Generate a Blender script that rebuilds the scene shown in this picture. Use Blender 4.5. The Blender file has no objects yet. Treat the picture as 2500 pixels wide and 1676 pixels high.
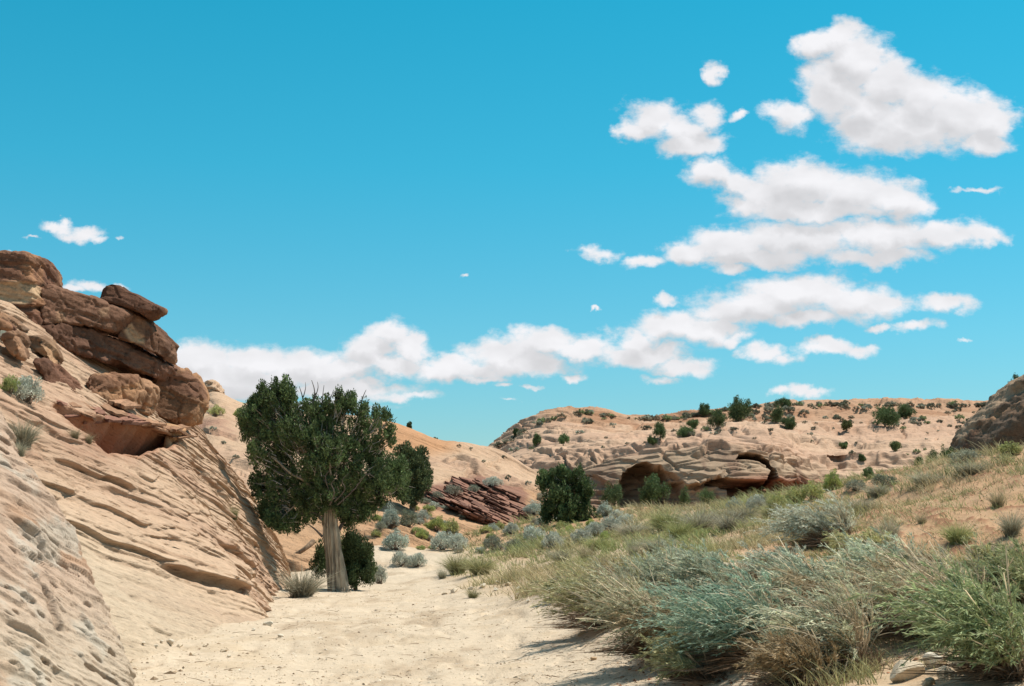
import bpy, math, random
import numpy as np
from mathutils import Vector
from mathutils.bvhtree import BVHTree

random.seed(11)
RNG = np.random.default_rng(11)
scene = bpy.context.scene
COL = scene.collection

# ------------------------------------------------------------------ camera
W, H, F = 2500.0, 1676.0, 3472.0          # photograph size and focal length in its pixels (50 mm on 36 mm film)
HORIZON = 1255.0
CAM = np.array([0.0, 0.0, 1.6])
TH = math.atan((HORIZON - H / 2) / F)
cam_data = bpy.data.cameras.new('camera')
cam_data.lens = 50.0; cam_data.sensor_width = 36.0; cam_data.sensor_fit = 'HORIZONTAL'
cam_data.clip_start = 0.1; cam_data.clip_end = 20000
cam = bpy.data.objects.new('camera', cam_data); COL.objects.link(cam)
cam.location = CAM.tolist(); cam.rotation_euler = (math.pi / 2 + TH, 0, 0)
scene.camera = cam

# ------------------------------------------------------------------ light and exposure
SUN_EL, SUN_AZ = math.radians(62), math.radians(71)      # azimuth clockwise from +Y: high, from the right
SUN_DIR = Vector((math.sin(SUN_AZ) * math.cos(SUN_EL), math.cos(SUN_AZ) * math.cos(SUN_EL), math.sin(SUN_EL)))
sun_data = bpy.data.lights.new('sun', 'SUN')
sun_data.energy = 5.0; sun_data.angle = math.radians(0.53); sun_data.color = (1.0, 0.93, 0.82)
sun = bpy.data.objects.new('sun', sun_data); COL.objects.link(sun)
sun.rotation_euler = SUN_DIR.to_track_quat('Z', 'Y').to_euler(); sun.location = (30, -10, 60)
scene.view_settings.view_transform = 'Standard'
scene.view_settings.look = 'None'
scene.view_settings.exposure = 0.34
scene.view_settings.gamma = 1.0


def pdir(px, py):
    xc = (px - W / 2) / F; yc = (H / 2 - py) / F
    return np.array([xc, math.cos(TH) - yc * math.sin(TH), math.sin(TH) + yc * math.cos(TH)])


def build_world():
    w = bpy.data.worlds.new('World'); scene.world = w; w.use_nodes = True
    nt = w.node_tree; N = nt.nodes; L = nt.links; N.clear()

    def node(tree, t, **kw):
        n = tree.nodes.new(t)
        for k, v in kw.items(): setattr(n, k, v)
        return n

    def plug(tree, n, i, v):
        if isinstance(v, bpy.types.NodeSocket): tree.links.new(v, n.inputs[i])
        else: n.inputs[i].default_value = v

    def M(tree, op, a, b=None, c=None, clamp=False):
        n = node(tree, 'ShaderNodeMath', operation=op, use_clamp=clamp); plug(tree, n, 0, a)
        if b is not None: plug(tree, n, 1, b)
        if c is not None: plug(tree, n, 2, c)
        return n.outputs[0]

    def V(tree, op, a, b=None, out=0):
        n = node(tree, 'ShaderNodeVectorMath', operation=op); plug(tree, n, 0, a)
        if b is not None: plug(tree, n, 1, b)
        return n.outputs[out]

    # clouds: (px, py, rx, ry) of each puff as it stands in the sky
    puffs = [
        (2040, 95, 75, 45), (1985, 110, 55, 40), (2090, 150, 85, 75), (2170, 205, 90, 85), (2040, 215, 85, 90), (2250, 250, 90, 85), (2110, 270, 110, 70), (2230, 300, 190, 75),
        (2340, 285, 130, 85), (2420, 290, 70, 60), (1930, 285, 65, 45), (2160, 330, 130, 50), (2400, 345, 70, 35),
        (1590, 300, 70, 55), (1545, 320, 40, 35), (1660, 310, 75, 45), (1720, 285, 55, 40), (1690, 350, 80, 35), (1745, 175, 28, 30), (1800, 285, 30, 14),
        (1740, 430, 62, 48), (1790, 455, 60, 35), (1960, 450, 130, 60), (1900, 480, 130, 55), (2090, 475, 130, 60), (2200, 490, 70, 55), (2000, 515, 220, 36), (1830, 505, 75, 28),
        (1690, 615, 90, 32), (1800, 600, 130, 42), (1950, 585, 180, 55), (2150, 580, 170, 48), (2300, 570, 130, 38), (2400, 580, 60, 24), (1860, 630, 170, 26), (1790, 660, 55, 18), (2140, 625, 150, 24), (1570, 640, 45, 20),
        (1465, 618, 55, 20), (1430, 625, 25, 10), (1640, 733, 32, 18),
        (1960, 715, 160, 52), (1850, 745, 160, 46), (2090, 735, 120, 50), (1790, 760, 110, 32), (1960, 780, 110, 26), (2170, 730, 50, 24), (2300, 740, 75, 30), (2235, 803, 65, 19), (2150, 803, 40, 12),
        (950, 815, 62, 42), (1010, 845, 60, 36), (900, 850, 70, 34), (760, 880, 90, 40), (620, 880, 130, 44), (480, 880, 95, 50), (400, 885, 80, 45), (560, 920, 260, 42), (800, 905, 160, 36), (930, 885, 130, 32),
        (560, 955, 240, 26), (820, 950, 200, 26), (960, 962, 130, 16), (760, 985, 200, 14), (330, 880, 60, 50),
        (1110, 895, 120, 34), (1230, 860, 110, 40), (1330, 840, 95, 38), (1420, 850, 90, 34), (1290, 885, 160, 28), (1550, 830, 75, 40), (1640, 800, 110, 40), (1730, 810, 90, 36), (1790, 830, 50, 20), (1560, 865, 130, 32), (1660, 895, 90, 24), (1150, 918, 90, 16),
        (1860, 865, 60, 24), (1910, 878, 55, 20), (2010, 850, 80, 22), (2080, 862, 65, 17), (1400, 913, 42, 12), (1610, 928, 50, 18), (1225, 938, 25, 9), (1298, 942, 28, 8), (1243, 982, 30, 5),
        (1955, 945, 42, 22), (1990, 952, 52, 16), (1915, 950, 40, 13),
        (140, 555, 50, 15), (200, 565, 70, 19), (240, 575, 40, 12), (80, 592, 25, 6), (225, 697, 70, 18), (170, 708, 45, 14), (290, 700, 40, 14), (310, 575, 18, 8), (10, 617, 30, 10),
        (1135, 674, 16, 6), (2390, 470, 60, 8), (2370, 835, 20, 8), (1460, 757, 16, 5),
    ]
    def field_group(some):      # direction on the sky in, "cloudness" out
        g = bpy.data.node_groups.new('cloud_field', 'ShaderNodeTree')
        g.interface.new_socket('uv', in_out='INPUT', socket_type='NodeSocketVector')
        g.interface.new_socket('field', in_out='OUTPUT', socket_type='NodeSocketFloat')
        gi = node(g, 'NodeGroupInput'); go = node(g, 'NodeGroupOutput'); acc = None
        for (cx, cy, rx, ry) in some:
            d = pdir(cx, cy); u, v = d[0] / d[1], d[2] / d[1]
            ax, ay = rx / F * 1.08, ry / F * 1.08
            n = node(g, 'ShaderNodeVectorMath', operation='MULTIPLY_ADD'); g.links.new(gi.outputs[0], n.inputs[0]); n.inputs[1].default_value = (1 / ax, 1 / ay, 0); n.inputs[2].default_value = (-u / ax, -v / ay, .66 if ry <= 10 else (.5 if ry <= 20 else (.32 if (ry <= 30 or (cx, cy) in ((1930, 285), (1745, 175), (1720, 285), (1660, 310))) else 0)))
            ln = V(g, 'LENGTH', n.outputs[0], out=1)
            acc = ln if acc is None else M(g, 'MINIMUM', acc, ln)
        g.links.new(M(g, 'SUBTRACT', 1.0, acc), go.inputs[0])
        return g
    SPLIT_Y, SPLIT_X = 690, 1350
    low_sky = field_group([p for p in puffs if p[1] > SPLIT_Y - 110])
    high_right = field_group([p for p in puffs if p[1] < SPLIT_Y + 110 and p[0] > SPLIT_X - 150])
    high_left = field_group([p for p in puffs if p[1] < SPLIT_Y + 110 and p[0] < SPLIT_X + 160])

    tc = node(nt, 'ShaderNodeTexCoord')
    dvec = tc.outputs['Generated']
    sep = node(nt, 'ShaderNodeSeparateXYZ'); L.new(dvec, sep.inputs[0])
    ypos = M(nt, 'MAXIMUM', sep.outputs[1], 0.05)
    cu = M(nt, 'DIVIDE', sep.outputs[0], ypos); cv = M(nt, 'DIVIDE', sep.outputs[2], ypos)
    comb = node(nt, 'ShaderNodeCombineXYZ'); L.new(cu, comb.inputs[0]); L.new(cv, comb.inputs[1])
    warp = node(nt, 'ShaderNodeTexNoise'); warp.inputs['Scale'].default_value = 30; warp.inputs['Detail'].default_value = 5; warp.inputs['Roughness'].default_value = 0.6
    L.new(comb.outputs[0], warp.inputs['Vector'])
    uvw = V(nt, 'ADD', comb.outputs[0], V(nt, 'MULTIPLY', V(nt, 'SUBTRACT', warp.outputs['Color'], (0.5, 0.5, 0.5)), (0.040, 0.026, 0)))

    def puffn(vec, sc, det, ro):
        n = node(nt, 'ShaderNodeTexNoise'); n.inputs['Scale'].default_value = sc; n.inputs['Detail'].default_value = det; n.inputs['Roughness'].default_value = ro
        L.new(V(nt, 'MULTIPLY', vec, (0.75, 1.25, 1)), n.inputs['Vector']); return n.outputs['Fac']
    pe = puffn(comb.outputs[0], 56, 9, 0.64)
    p0 = puffn(comb.outputs[0], 30, 3, 0.5); p1 = puffn(V(nt, 'ADD', comb.outputs[0], (0.003, 0.008, 0)), 30, 3, 0.5)

    def sstep(x, a, b):
        n = node(nt, 'ShaderNodeMapRange', interpolation_type='SMOOTHSTEP'); plug(nt, n, 0, x)
        n.inputs[1].default_value = a; n.inputs[2].default_value = b; n.inputs[3].default_value = 0; n.inputs[4].default_value = 1
        return n.outputs[0]
    infront = sstep(sep.outputs[1], 0.4, 0.6)

    def traced(g):
        def field(vec):
            gn = node(nt, 'ShaderNodeGroup'); gn.node_tree = g; L.new(vec, gn.inputs[0]); return gn.outputs[0]
        thick = field(uvw); above = field(V(nt, 'ADD', uvw, (0.004, 0.012, 0)))
        f0 = M(nt, 'ADD', M(nt, 'MULTIPLY', thick, 1.9), M(nt, 'MULTIPLY', M(nt, 'SUBTRACT', pe, 0.5), 2.7))
        # light on the clouds: more cloud towards the sun means more shade here
        shade = M(nt, 'MULTIPLY', M(nt, 'SUBTRACT', p1, p0), 0.4)
        base = M(nt, 'MULTIPLY', sstep(M(nt, 'SUBTRACT', above, M(nt, 'MULTIPLY', thick, 0.45)), -0.1, 0.6), 0.21)
        lit = M(nt, 'SUBTRACT', M(nt, 'SUBTRACT', 0.99, shade), base)
        return sstep(f0, -0.36, 0.92), M(nt, 'MINIMUM', M(nt, 'MAXIMUM', lit, 0.70), 1.04)
    # similar fair-weather clouds added over the unseen sky to whiten the fill light
    zp = M(nt, 'ADD', M(nt, 'MAXIMUM', sep.outputs[2], 0.0), 0.12)
    c2 = node(nt, 'ShaderNodeCombineXYZ'); L.new(M(nt, 'DIVIDE', sep.outputs[0], zp), c2.inputs[0]); L.new(M(nt, 'DIVIDE', sep.outputs[1], zp), c2.inputs[1])
    n2 = node(nt, 'ShaderNodeTexNoise'); n2.inputs['Scale'].default_value = 1.5; n2.inputs['Detail'].default_value = 8; n2.inputs['Roughness'].default_value = 0.58
    L.new(c2.outputs[0], n2.inputs['Vector'])
    away = M(nt, 'MAXIMUM', sstep(M(nt, 'ABSOLUTE', cu), 0.40, 0.50), sstep(cv, 0.40, 0.52))
    away = M(nt, 'MAXIMUM', away, M(nt, 'SUBTRACT', 1.0, infront))
    dens1 = M(nt, 'MULTIPLY', M(nt, 'MULTIPLY', sstep(n2.outputs['Fac'], 0.50, 0.62), away), sstep(sep.outputs[2], 0.0, 0.04))

    sky = node(nt, 'ShaderNodeTexSky', sky_type='NISHITA'); sky.sun_disc = False
    sky.sun_elevation = SUN_EL; sky.sun_rotation = SUN_AZ
    sky.altitude = 1600; sky.air_density = 1.0; sky.dust_density = 0.6; sky.ozone_density = 1.5
    ramp = node(nt, 'ShaderNodeValToRGB')
    L.new(M(nt, 'MULTIPLY', sep.outputs[2], 1.0, clamp=True), ramp.inputs[0])
    e = ramp.color_ramp.elements
    e[0].position = 0.0; e[0].color = (0.50, 0.62, 0.66, 1)
    e[1].position = 0.36; e[1].color = (0.10, 1.17, 1.06, 1)
    m1 = e.new(0.12); m1.color = (0.38, 0.90, 0.87, 1)
    m3 = e.new(0.05); m3.color = (0.47, 0.74, 0.75, 1)
    m2 = e.new(0.24); m2.color = (0.19, 1.08, 1.0, 1)
    mul = node(nt, 'ShaderNodeMix', data_type='RGBA', blend_type='MULTIPLY'); mul.inputs[0].default_value = 1.0
    L.new(sky.outputs[0], mul.inputs[6]); L.new(ramp.outputs[0], mul.inputs[7])
    def cloudy(dens, lit):
        cc = node(nt, 'ShaderNodeCombineXYZ')
        for i, k in enumerate((6.6, 6.5, 6.65)):
            if isinstance(lit, float): cc.inputs[i].default_value = lit * k
            else: L.new(M(nt, 'MULTIPLY', lit, k), cc.inputs[i])
        mix = node(nt, 'ShaderNodeMix', data_type='RGBA')
        L.new(M(nt, 'MULTIPLY', dens, 0.97), mix.inputs[0]); L.new(mul.outputs[2], mix.inputs[6]); L.new(cc.outputs[0], mix.inputs[7])
        bg = node(nt, 'ShaderNodeBackground'); bg.inputs['Strength'].default_value = 0.109
        L.new(mix.outputs[2], bg.inputs['Color']); return bg.outputs[0]
    # the traced clouds fill the part of the sky over the valley, the added scattered ones the rest
    rest = M(nt, 'GREATER_THAN', away, 0.001)
    dl = pdir(SPLIT_X, SPLIT_Y)
    def pick(fac, one, two):
        n = node(nt, 'ShaderNodeMixShader'); L.new(fac, n.inputs[0]); L.new(one, n.inputs[1]); L.new(two, n.inputs[2]); return n.outputs[0]
    upper = pick(M(nt, 'LESS_THAN', cu, float(dl[0] / dl[1])), cloudy(*traced(high_right)), cloudy(*traced(high_left)))
    front = pick(M(nt, 'LESS_THAN', cv, float(dl[2] / dl[1])), upper, cloudy(*traced(low_sky)))
    ms_out = pick(rest, front, cloudy(dens1, 0.9))
    out = node(nt, 'ShaderNodeOutputWorld'); L.new(ms_out, out.inputs[0])


build_world()

# ------------------------------------------------------------------ helpers


def P(px, py, Y):
    d = pdir(px, py); return CAM + d * (Y / d[1])


def Pv(px, py, Y):
    px, py, Y = np.broadcast_arrays(np.asarray(px, float), np.asarray(py, float), np.asarray(Y, float))
    xc = (px - W / 2) / F; yc = (H / 2 - py) / F
    dy = math.cos(TH) - yc * math.sin(TH); dz = math.sin(TH) + yc * math.cos(TH)
    t = Y / dy
    return np.stack([xc * t, Y, CAM[2] + dz * t], -1)


def proj(p):
    x, y, z = p[..., 0], p[..., 1], p[..., 2] - CAM[2]
    fwd = y * math.cos(TH) + z * math.sin(TH); up = -y * math.sin(TH) + z * math.cos(TH)
    fwd = np.maximum(fwd, 0.01)
    return W / 2 + F * x / fwd, H / 2 - F * up / fwd


def _hash(ix, iy, iz, seed):
    h = (ix.astype(np.uint32) * np.uint32(374761393)) ^ (iy.astype(np.uint32) * np.uint32(668265263)) ^ (iz.astype(np.uint32) * np.uint32(2147483647 - 57)) ^ np.uint32((seed * 974634777) & 0xffffffff)
    h = (h ^ (h >> np.uint32(13))) * np.uint32(1274126177)
    h = (h ^ (h >> np.uint32(16))) * np.uint32(2246822519)
    return ((h ^ (h >> np.uint32(15))) & np.uint32(0xffffff)).astype(np.float32) / np.float32(0xffffff)


def vnoise(p, seed=0):
    p = np.asarray(p, np.float32); fl = np.floor(p); fr = p - fl; i = fl.astype(np.int64)
    s = fr * fr * fr * (fr * (fr * 6 - 15) + 10)
    r = 0
    for dx in (0, 1):
        wx = s[..., 0] if dx else 1 - s[..., 0]
        for dy in (0, 1):
            wy = s[..., 1] if dy else 1 - s[..., 1]
            for dz in (0, 1):
                wz = s[..., 2] if dz else 1 - s[..., 2]
                r = r + wx * wy * wz * _hash(i[..., 0] + dx, i[..., 1] + dy, i[..., 2] + dz, seed)
    return r * 2 - 1


def fbm(p, octv=4, seed=0, gain=0.5, lac=2.03):
    p = np.asarray(p, np.float32); a, tot, r = 1.0, 0.0, 0
    for k in range(octv):
        r = r + a * vnoise(p, seed + k * 17); tot += a; a *= gain; p = p * lac + 3.7
    return r / tot


def smooth(x, a, b):
    t = np.clip((x - a) / (b - a), 0, 1); return t * t * (3 - 2 * t)


def lerp(a, b, t): return a + (b - a) * t


def mixc(c, col, t):
    return c + (np.asarray(col, float) - c) * np.asarray(t)[..., None]


def frame(n):
    n = np.asarray(n, float); n = n / np.linalg.norm(n)
    a = np.cross(n, (0, 1, 0)); a /= np.linalg.norm(a); b = np.cross(n, a)
    return np.stack([a, b, n], 0)


def tag(o, label=None, cat=None, group=None, kind=None):
    if label: o['label'] = label
    if cat: o['category'] = cat
    if group: o['group'] = group
    if kind: o['kind'] = kind
    return o


def empty(name, loc=(0, 0, 0)):
    o = bpy.data.objects.new(name, None); o.empty_display_size = 0.1; o.location = [float(v) for v in loc]; COL.objects.link(o); return o


def set_col(me, cols):
    a = me.color_attributes.new('Col', 'FLOAT_COLOR', 'POINT')
    c = np.ones((len(me.vertices), 4), np.float32); c[:, :3] = cols
    a.data.foreach_set('color', c.ravel())


def mesh_np(name, verts, faces, cols=None, smooth_shade=True):
    """faces: (n,3) or (n,4) int array"""
    me = bpy.data.meshes.new(name); verts = np.asarray(verts, np.float32); faces = np.asarray(faces, np.int32)
    n, k = faces.shape
    me.vertices.add(len(verts)); me.vertices.foreach_set('co', verts.ravel())
    me.loops.add(n * k); me.loops.foreach_set('vertex_index', faces.ravel())
    me.polygons.add(n); me.polygons.foreach_set('loop_start', np.arange(0, n * k, k, dtype=np.int32))
    try: me.polygons.foreach_set('loop_total', np.full(n, k, np.int32))
    except Exception: pass
    me.polygons.foreach_set('use_smooth', np.full(n, bool(smooth_shade)))
    me.update(calc_edges=True)
    if cols is not None: set_col(me, np.broadcast_to(cols, (len(verts), 3)))
    return me


def obj(name, me, mat=None, parent=None, loc=None):
    o = bpy.data.objects.new(name, me); COL.objects.link(o)
    if mat is not None and len(me.materials) == 0: me.materials.append(mat)
    if parent is not None: o.parent = parent
    if loc is not None: o.location = [float(v) for v in loc]
    return o


def grid_faces(nr, nc):
    i = np.arange((nr - 1) * (nc - 1)); r, c = i // (nc - 1), i % (nc - 1)
    a = r * nc + c
    return np.stack([a, a + nc, a + nc + 1, a + 1], 1)


def grid_normals(p):
    du = np.gradient(p, axis=1); dv = np.gradient(p, axis=0)
    n = np.cross(du, dv); n /= np.linalg.norm(n, axis=-1, keepdims=True) + 1e-9
    return n


def cr(ctrl, t):
    """Catmull-Rom through ctrl (K, ...) at positions t in [0, K-1]"""
    ctrl = np.asarray(ctrl, float); K = len(ctrl)
    i = np.clip(np.floor(t).astype(int), 0, K - 2); f = (t - i)
    g = lambda k: ctrl[np.clip(k, 0, K - 1)]
    sh = (-1,) + (1,) * (ctrl.ndim - 1); f = f.reshape(sh)
    p0, p1, p2, p3 = g(i - 1), g(i), g(i + 1), g(i + 2)
    return 0.5 * (2 * p1 + (p2 - p0) * f + (2 * p0 - 5 * p1 + 4 * p2 - p3) * f * f + (3 * p1 - p0 - 3 * p2 + p3) * f ** 3)


def loft(ctrl, nr, nc):
    """ctrl (columns, rows, 3) in photograph pixels and distance -> world grid (nr, nc, 3)"""
    ctrl = np.asarray(ctrl, float)
    w = Pv(ctrl[..., 0], ctrl[..., 1], ctrl[..., 2])
    a = cr(w, np.linspace(0, len(w) - 1, nc))                    # nc, rows, 3
    return cr(a.transpose(1, 0, 2), np.linspace(0, w.shape[1] - 1, nr))


def seg_dist(px, py, poly):
    """distance to a polyline, signed side (below the line, as one looks at it, positive) and how far along"""
    poly = np.asarray(poly, float); seg = np.diff(poly, axis=0); ln = np.linalg.norm(seg, axis=1); cum = np.concatenate([[0], np.cumsum(ln)])
    best = np.full(px.shape, 1e9); side = np.zeros(px.shape); al = np.zeros(px.shape)
    for k in range(len(seg)):
        ax, ay = poly[k]; sx, sy = seg[k]
        t = np.clip(((px - ax) * sx + (py - ay) * sy) / (ln[k] ** 2 + 1e-9), 0, 1)
        dx, dy = px - ax - t * sx, py - ay - t * sy; d = np.hypot(dx, dy)
        m = d < best
        best = np.where(m, d, best); al = np.where(m, (cum[k] + t * ln[k]) / cum[-1], al)
        side = np.where(m, np.sign(sx * dy - sy * dx), side)
    return best, side, al


def ledge(px, py, poly, cut, wb, out, wa, t=2.5):
    """relief of a bedding ledge: the bed swells outward above the line and breaks off over a thin undercut"""
    d, s, a = seg_dist(px, py, poly)
    tp = smooth(a, 0.0, 0.22) * (1 - smooth(a, 0.78, 1.0))
    inside = (a > 0.0005) & (a < 0.9995); k = smooth(s * d, -t * .3, t)
    return np.where(inside, -cut * .5 * np.exp(-np.maximum(d - t, 0) / (wb * .45)) * k + out * 1.25 * np.exp(-d / (wa * 1.3)) * (1 - k), 0) * tp


def poly_in(px, py, poly):
    """signed distance to a closed outline, positive inside"""
    poly = np.asarray(poly, float); q = np.vstack([poly, poly[:1]])
    d, _, _ = seg_dist(px, py, q)
    ins = np.zeros(px.shape, bool)
    for k in range(len(poly)):
        x1, y1 = q[k]; x2, y2 = q[k + 1]
        c = ((y1 > py) != (y2 > py)) & (px < (x2 - x1) * (py - y1) / (y2 - y1 + 1e-12) + x1)
        ins ^= c
    return np.where(ins, d, -d)


def crop(sc, ox, oy, pts): return [(ox + x / sc, oy + y / sc) for x, y in pts]


C1 = lambda pts: crop(3.136, 0, 600, pts)
C2 = lambda pts: crop(2.32, 0, 1000, pts)
C3 = lambda pts: crop(2.703, 550, 900, pts)
C4 = lambda pts: crop(3.136, 850, 950, pts)
C5 = lambda pts: crop(3.898, 1300, 950, pts)

# ------------------------------------------------------------------ materials


def ground_material(name, scale=1.0, bump=0.5, grain=60.0, var=0.25, rough=0.95, axis=None, stretch=6.0, crack=0.0):
    m = bpy.data.materials.new(name); m.use_nodes = True; nt = m.node_tree; N = nt.nodes; L = nt.links
    b = N['Principled BSDF']; b.inputs['Roughness'].default_value = rough; b.inputs['Specular IOR Level'].default_value = 0.15
    at = N.new('ShaderNodeAttribute'); at.attribute_name = 'Col'
    tc = N.new('ShaderNodeTexCoord'); vec = tc.outputs['Object']
    if axis is not None:      # bedding: stretch everything along the layers
        fr = frame(axis); cb = N.new('ShaderNodeCombineXYZ')
        for i in range(3):
            d = N.new('ShaderNodeVectorMath'); d.operation = 'DOT_PRODUCT'; d.inputs[1].default_value = [float(v) for v in fr[i] * (1.0 if i < 2 else stretch)]
            L.new(vec, d.inputs[0]); L.new(d.outputs['Value'], cb.inputs[i])
        lvec = cb.outputs[0]
    else:
        lvec = vec

    def noise(v, s, det, ro=0.6):
        n = N.new('ShaderNodeTexNoise'); n.inputs['Scale'].default_value = s; n.inputs['Detail'].default_value = det; n.inputs['Roughness'].default_value = ro
        L.new(v, n.inputs['Vector']); return n.outputs['Fac']

    def math_(op, a, b_, clamp=False):
        n = N.new('ShaderNodeMath'); n.operation = op; n.use_clamp = clamp
        for i, v in enumerate((a, b_)):
            if isinstance(v, bpy.types.NodeSocket): L.new(v, n.inputs[i])
            else: n.inputs[i].default_value = v
        return n.outputs[0]
    n4 = noise(vec, 7 * scale, 5, 0.7)
    n1 = noise(lvec, 1.3 * scale, 7, 0.65); n2 = noise(lvec, 3.6 * scale if axis is not None else 9 * scale, 6, 0.65); n3 = noise(vec, grain, 3, 0.6)
    v = math_('ADD', math_('MULTIPLY', math_('SUBTRACT', n1, 0.5), 1.5), math_('MULTIPLY', math_('SUBTRACT', n2, 0.5), 1.6))
    v = math_('ADD', v, math_('ADD', math_('MULTIPLY', math_('SUBTRACT', n3, 0.5), 0.9), math_('MULTIPLY', math_('SUBTRACT', n4, 0.5), 1.3)))
    v = math_('MULTIPLY', v, var * 2)
    val = math_('ADD', 1.0, v)
    val = math_('MAXIMUM', val, 0.25)
    if crack:
        mr = N.new('ShaderNodeMapRange'); L.new(n2, mr.inputs[0]); mr.inputs[1].default_value = 0.30; mr.inputs[2].default_value = 0.41; mr.inputs[3].default_value = 1 - crack; mr.inputs[4].default_value = 1.0
        val = math_('MULTIPLY', val, mr.outputs[0])
    mx = N.new('ShaderNodeVectorMath'); mx.operation = 'SCALE'; L.new(at.outputs['Color'], mx.inputs[0]); L.new(val, mx.inputs['Scale'])
    L.new(mx.outputs[0], b.inputs['Base Color'])
    hgt = math_('ADD', math_('ADD', math_('MULTIPLY', n2, 0.8), math_('MULTIPLY', n4, 0.8)), math_('MULTIPLY', n3, 0.3))
    bp = N.new('ShaderNodeBump'); bp.inputs['Strength'].default_value = bump; bp.inputs['Distance'].default_value = 0.05 / max(scale, 0.3)
    L.new(hgt, bp.inputs['Height']); L.new(bp.outputs[0], b.inputs['Normal'])
    return m


def leaf_material(name, trans=0.25):
    m = bpy.data.materials.new(name); m.use_nodes = True; nt = m.node_tree; N = nt.nodes; L = nt.links
    b = N['Principled BSDF']; b.inputs['Roughness'].default_value = 0.7; b.inputs['Specular IOR Level'].default_value = 0.2
    at = N.new('ShaderNodeAttribute'); at.attribute_name = 'Col'
    ge = N.new('ShaderNodeNewGeometry'); oi = N.new('ShaderNodeObjectInfo')
    mr = N.new('ShaderNodeMapRange'); L.new(ge.outputs['Random Per Island'], mr.inputs[0]); mr.inputs[3].default_value = 0.65; mr.inputs[4].default_value = 1.35
    mo = N.new('ShaderNodeMapRange'); L.new(oi.outputs['Random'], mo.inputs[0]); mo.inputs[3].default_value = 0.85; mo.inputs[4].default_value = 1.15
    mm = N.new('ShaderNodeMath'); mm.operation = 'MULTIPLY'; L.new(mr.outputs[0], mm.inputs[0]); L.new(mo.outputs[0], mm.inputs[1])
    sc = N.new('ShaderNodeVectorMath'); sc.operation = 'SCALE'; L.new(at.outputs['Color'], sc.inputs[0]); L.new(mm.outputs[0], sc.inputs['Scale'])
    L.new(sc.outputs[0], b.inputs['Base Color'])
    tr = N.new('ShaderNodeBsdfTranslucent'); L.new(sc.outputs[0], tr.inputs['Color'])
    mx = N.new('ShaderNodeMixShader'); mx.inputs[0].default_value = trans
    L.new(b.outputs[0], mx.inputs[1]); L.new(tr.outputs[0], mx.inputs[2]); L.new(mx.outputs[0], N['Material Output'].inputs[0])
    return m


def wood_material(name):
    m = bpy.data.materials.new(name); m.use_nodes = True; nt = m.node_tree; N = nt.nodes; L = nt.links
    b = N['Principled BSDF']; b.inputs['Roughness'].default_value = 0.9; b.inputs['Specular IOR Level'].default_value = 0.15
    at = N.new('ShaderNodeAttribute'); at.attribute_name = 'Col'
    tc = N.new('ShaderNodeTexCoord'); mp = N.new('ShaderNodeMapping'); mp.inputs['Scale'].default_value = (17, 17, 1.3); L.new(tc.outputs['Object'], mp.inputs[0])
    n = N.new('ShaderNodeTexNoise'); n.inputs['Scale'].default_value = 1.0; n.inputs['Detail'].default_value = 6; n.inputs['Roughness'].default_value = 0.7; L.new(mp.outputs[0], n.inputs['Vector'])
    mr = N.new('ShaderNodeMapRange'); L.new(n.outputs['Fac'], mr.inputs[0]); mr.inputs[1].default_value = 0.3; mr.inputs[2].default_value = 0.7; mr.inputs[3].default_value = 0.35; mr.inputs[4].default_value = 1.3
    sc = N.new('ShaderNodeVectorMath'); sc.operation = 'SCALE'; L.new(at.outputs['Color'], sc.inputs[0]); L.new(mr.outputs[0], sc.inputs['Scale']); L.new(sc.outputs[0], b.inputs['Base Color'])
    bp = N.new('ShaderNodeBump'); bp.inputs['Strength'].default_value = 0.8; bp.inputs['Distance'].default_value = 0.02; L.new(n.outputs['Fac'], bp.inputs['Height']); L.new(bp.outputs[0], b.inputs['Normal'])
    return m


BED = np.array([0.067, 0.23, 0.97]); BED /= np.linalg.norm(BED)
BED2 = np.array([0.36, 0.12, 0.92]); BED2 /= np.linalg.norm(BED2)
BED3 = np.array([-0.05, 0.1, 1.0]); BED3 /= np.linalg.norm(BED3)
MAT = dict(
    sand=ground_material('sand', 1.0, 0.55, 45, 0.12),
    slick=ground_material('slickrock', 1.2, 0.8, 50, 0.17, axis=BED, stretch=8, crack=.5),
    near=ground_material('near_slickrock', 1.8, 0.8, 70, 0.17, axis=np.array([0.25, 0.35, 0.9]), stretch=3.5, crack=.45),
    hill=ground_material('hill_slickrock', 0.5, 0.8, 14, 0.16, axis=BED2, stretch=7, crack=.4),
    mesa=ground_material('mesa_sandstone', 0.33, 0.5, 9, 0.17, axis=BED3, stretch=6, crack=.45),
    boulder=ground_material('varnished_sandstone', 2.6, 0.9, 40, 0.30, axis=BED, stretch=2.5, crack=.4),
    red=ground_material('red_shale', 1.8, 0.8, 30, 0.22, axis=BED2, stretch=5),
    stone=ground_material('pale_stone', 3.0, 0.5, 60, 0.14),
    leaf=leaf_material('foliage', 0.24), wood=wood_material('weathered_wood'),
)

SAND = np.array((0.48, 0.385, 0.285)); SOIL = np.array((0.385, 0.235, 0.135)); SLICK = np.array((0.43, 0.295, 0.203)); PINK = np.array((0.375, 0.235, 0.162))
PALE = np.array((0.445, 0.355, 0.258)); REDR = np.array((0.17, 0.085, 0.06)); VARN = np.array((0.135, 0.067, 0.043)); ORNG = np.array((0.36, 0.19, 0.10))

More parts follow.
